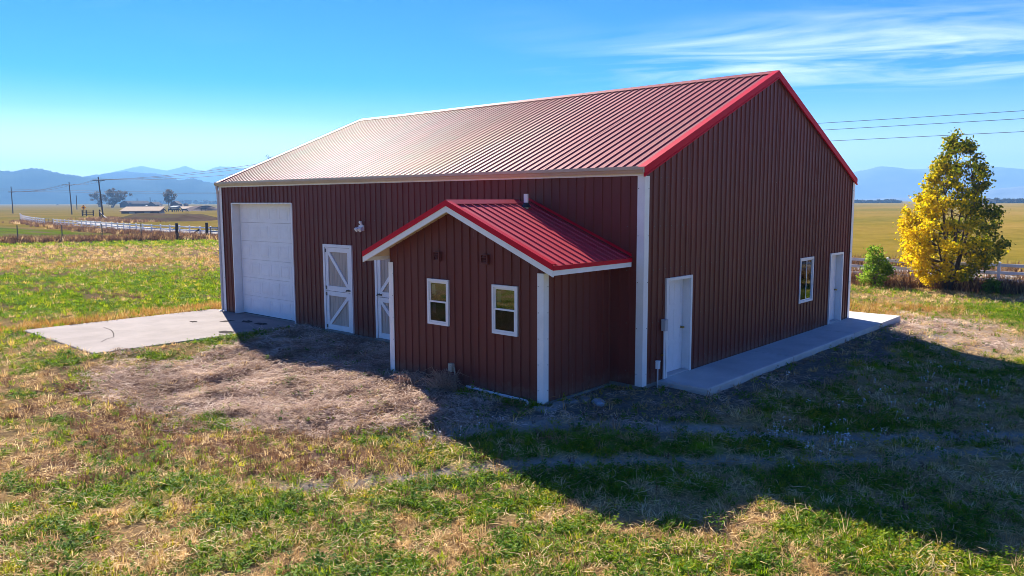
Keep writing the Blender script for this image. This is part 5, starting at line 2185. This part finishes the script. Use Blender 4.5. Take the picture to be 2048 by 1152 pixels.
pd = [proto('golden_litter', litter_clump(170+i, 14, .2, .005, .11), MT['veg_straw']) for i in range(4)]
x, y, r, R_ = candidates(34, 5, 30, 1.2, 205)
Zc = zones(x, y)
keep = R_.uniform(0, 1, len(x)) < (1-.6*Zc['green'])*(1-.8*Zc['mulch'])*(1-.6*Zc['soil'])
scatter('cut_straw', 'loose golden cut straw lying on the near lawn', pd, place(x, y, keep), R_.uniform(.6, 1.4, len(x))[keep], 5)

pr_ = [proto('rust_weed', blade_clump(180+i, 16, .16, .004, .06, .5), MT['veg_rust']) for i in range(4)]
x, y, r, R_ = candidates(60, 5, 60, 1.2, 206)
Zc = zones(x, y)
keep = R_.uniform(0, 1, len(x)) < Zc['rust']*.8+.03
scatter('rusty_weeds', 'rusty brown dry weeds left of the straw patch', pr_, place(x, y, keep), R_.uniform(.5, 1.3, len(x))[keep], 6)

pgo = [proto('golden_tuft', blade_clump(190+i, 16, .24, .006, .10, .6), MT['veg_gold']) for i in range(4)]
x, y, r, R_ = candidates(70, 18, 60, 1.1, 207)
Zc = zones(x, y)
keep = R_.uniform(0, 1, len(x)) < Zc['gold']*.9
scatter('golden_grass', 'golden dry grass along the pad edge and behind the walk end', pgo, place(x, y, keep), R_.uniform(.7, 1.5, len(x))[keep], 7)

# scattered taller stalks and leafy plants breaking up the lawn
pt = [proto('dry_stalk', blade_clump(300+i, 5, .30, .004, .05, .55), MT['veg_straw']) for i in range(3)]+[proto('brown_stalk', blade_clump(310+i, 7, .26, .004, .06, .45), MT['veg_rust']) for i in range(2)]+[proto('tall_sprig', weed_clump(320+i, 6, .20, .045, .07), MT['veg_green']) for i in range(2)]
x, y, r, R_ = candidates(3.2, 5, 45, .9, 231)
Zc = zones(x, y)
keep = R_.uniform(0, 1, len(x)) < (1-.75*Zc['mulch'])*sstep(.42, .62, fbm(x*.7, y*.7, 3, 88))
scatter('tall_stalks', 'scattered taller dry stalks and leafy sprigs in the yard', pt, place(x, y, keep), R_.uniform(.5, 1.2, len(x))[keep], 17)

# tall dry weeds along the fences
pf = [proto('tall_dry_weed', blade_clump(210+i, 22, .62, .014, .22, .45), MT['veg_rust']) for i in range(3)]+[proto('tall_dry_straw', blade_clump(220+i, 20, .55, .013, .22, .5), MT['veg_straw']) for i in range(1)]
pts = []
R_ = np.random.default_rng(208)
for (a, b_, wd, n) in ((wp[0]+Vector((-4, 3, 0)), wp[-1]+Vector((1.5, -1.5, 0)), 1.6, 2600), (Vector((27.6, 62, 0)), Vector((27.6, 108, 0)), 1.0, 900), (Vector((29.0, 108, 0)), Vector((38, 170, 0)), 2.0, 900), (Vector((28.7, -12, 0)), Vector((27.6, 14, 0)), .8, 900), (Vector((31.2, -12, 0)), Vector((30.2, 14, 0)), .8, 700), (Vector((39, -12, 0)), Vector((39, 20, 0)), 1.3, 700), (Vector((62, 195, 0)), Vector((52, 150, 0)), 4.0, 900)):
    tt = R_.uniform(0, 1, n)
    xx = a.x+(b_.x-a.x)*tt+R_.normal(0, wd*.6, n)
    yy = a.y+(b_.y-a.y)*tt+R_.normal(0, wd*.6, n)
    pts.append(np.stack([xx, yy, ground_z(xx, yy)-.02], -1))
pts = np.concatenate(pts)
scatter('tall_dry_weeds', 'tall brown weeds growing along the fences', pf, pts, np.random.default_rng(3).uniform(.6, 1.5, len(pts)), 8)

# white daisies in the barn's shade
pdz = [proto('daisy', daisy(230+i), MT['petal']) for i in range(4)]
R_ = np.random.default_rng(209)
pts = []
for cx, cy, sx_, sy_, n in ((2.6, -3.6, 1.9, .7, 34), (-.2, -3.0, .30, .15, 9), (.6, -3.9, .25, .12, 10), (6.0, -4.4, 1.6, .8, 22), (-4.1, 1.0, .3, .2, 6)):
    pts.append(np.stack([R_.normal(cx, sx_, n), R_.normal(cy, sy_, n)], -1))
pts = np.concatenate(pts)
pts = pts[free(pts[:, 0], pts[:, 1])]
scatter('white_daisies', 'small white daisies in the shaded grass', pdz, np.stack([pts[:, 0], pts[:, 1], ground_z(pts[:, 0], pts[:, 1])], -1), np.random.default_rng(4).uniform(.7, 1.4, len(pts)), 9)

# heap of dead weeds against the annex front
def dead_weed(label, x, y, rad, h, n, seed):
    R_ = np.random.default_rng(seed)
    mb = MB()
    z = gz(x, y)
    for i in range(n):
        a = R_.uniform(0, 2*math.pi)
        l = rad*R_.uniform(.5, 1.2)
        p0 = np.array([x+R_.normal(0, rad*.3), y+R_.normal(0, rad*.3), z+R_.uniform(0, h*.5)])
        p2 = p0+np.array([math.cos(a)*l, math.sin(a)*l, R_.uniform(-.2, .6)*h])
        p2[2] = max(p2[2], z+.01)
        p1 = (p0+p2)/2+np.array([R_.normal(0, .05), R_.normal(0, .05), h*R_.uniform(.1, .6)])
        p0[0], p1[0], p2[0] = min(p0[0], AX0-.06), min(p1[0], AX0-.06), min(p2[0], AX0-.06)
        mb.tube([Vector(p0), Vector(p1), Vector(p2)], [.006, .005, .002], 3, cap=False)
    mb.build('dead_weed', MT['veg_mulch'], label=label, category='dead weed', group='dead weeds by the annex')


dead_weed('big tangle of grey dead weeds under the wall outlet', AX0-.40, 3.12, .36, .36, 240, 1)
dead_weed('smaller tangle of grey dead weeds near the annex left corner', AX0-.48, 4.1, .40, .22, 150, 2)
dead_weed('lone bent dry stalks in the straw before the stable doors', -2.6, 9.2, .35, .25, 14, 3)

# ------------------------------------------------------------------ haze
hz = MB()
hz.box((-6900, -6900, -3.2), (6900, 6900, 305))
mh, t, out = newmat('haze_air')
pv = N(t, 'ShaderNodeVolumePrincipled')
pv.inputs['Color'].default_value = (0.24, 0.54, 1.0, 1)
pv.inputs['Density'].default_value = 0.00027
pv.inputs['Anisotropy'].default_value = 0.1
t.links.new(pv.outputs[0], out.inputs['Volume'])
hz.build('haze', mh, kind='stuff', label='thin blue haze in the air over the fields')
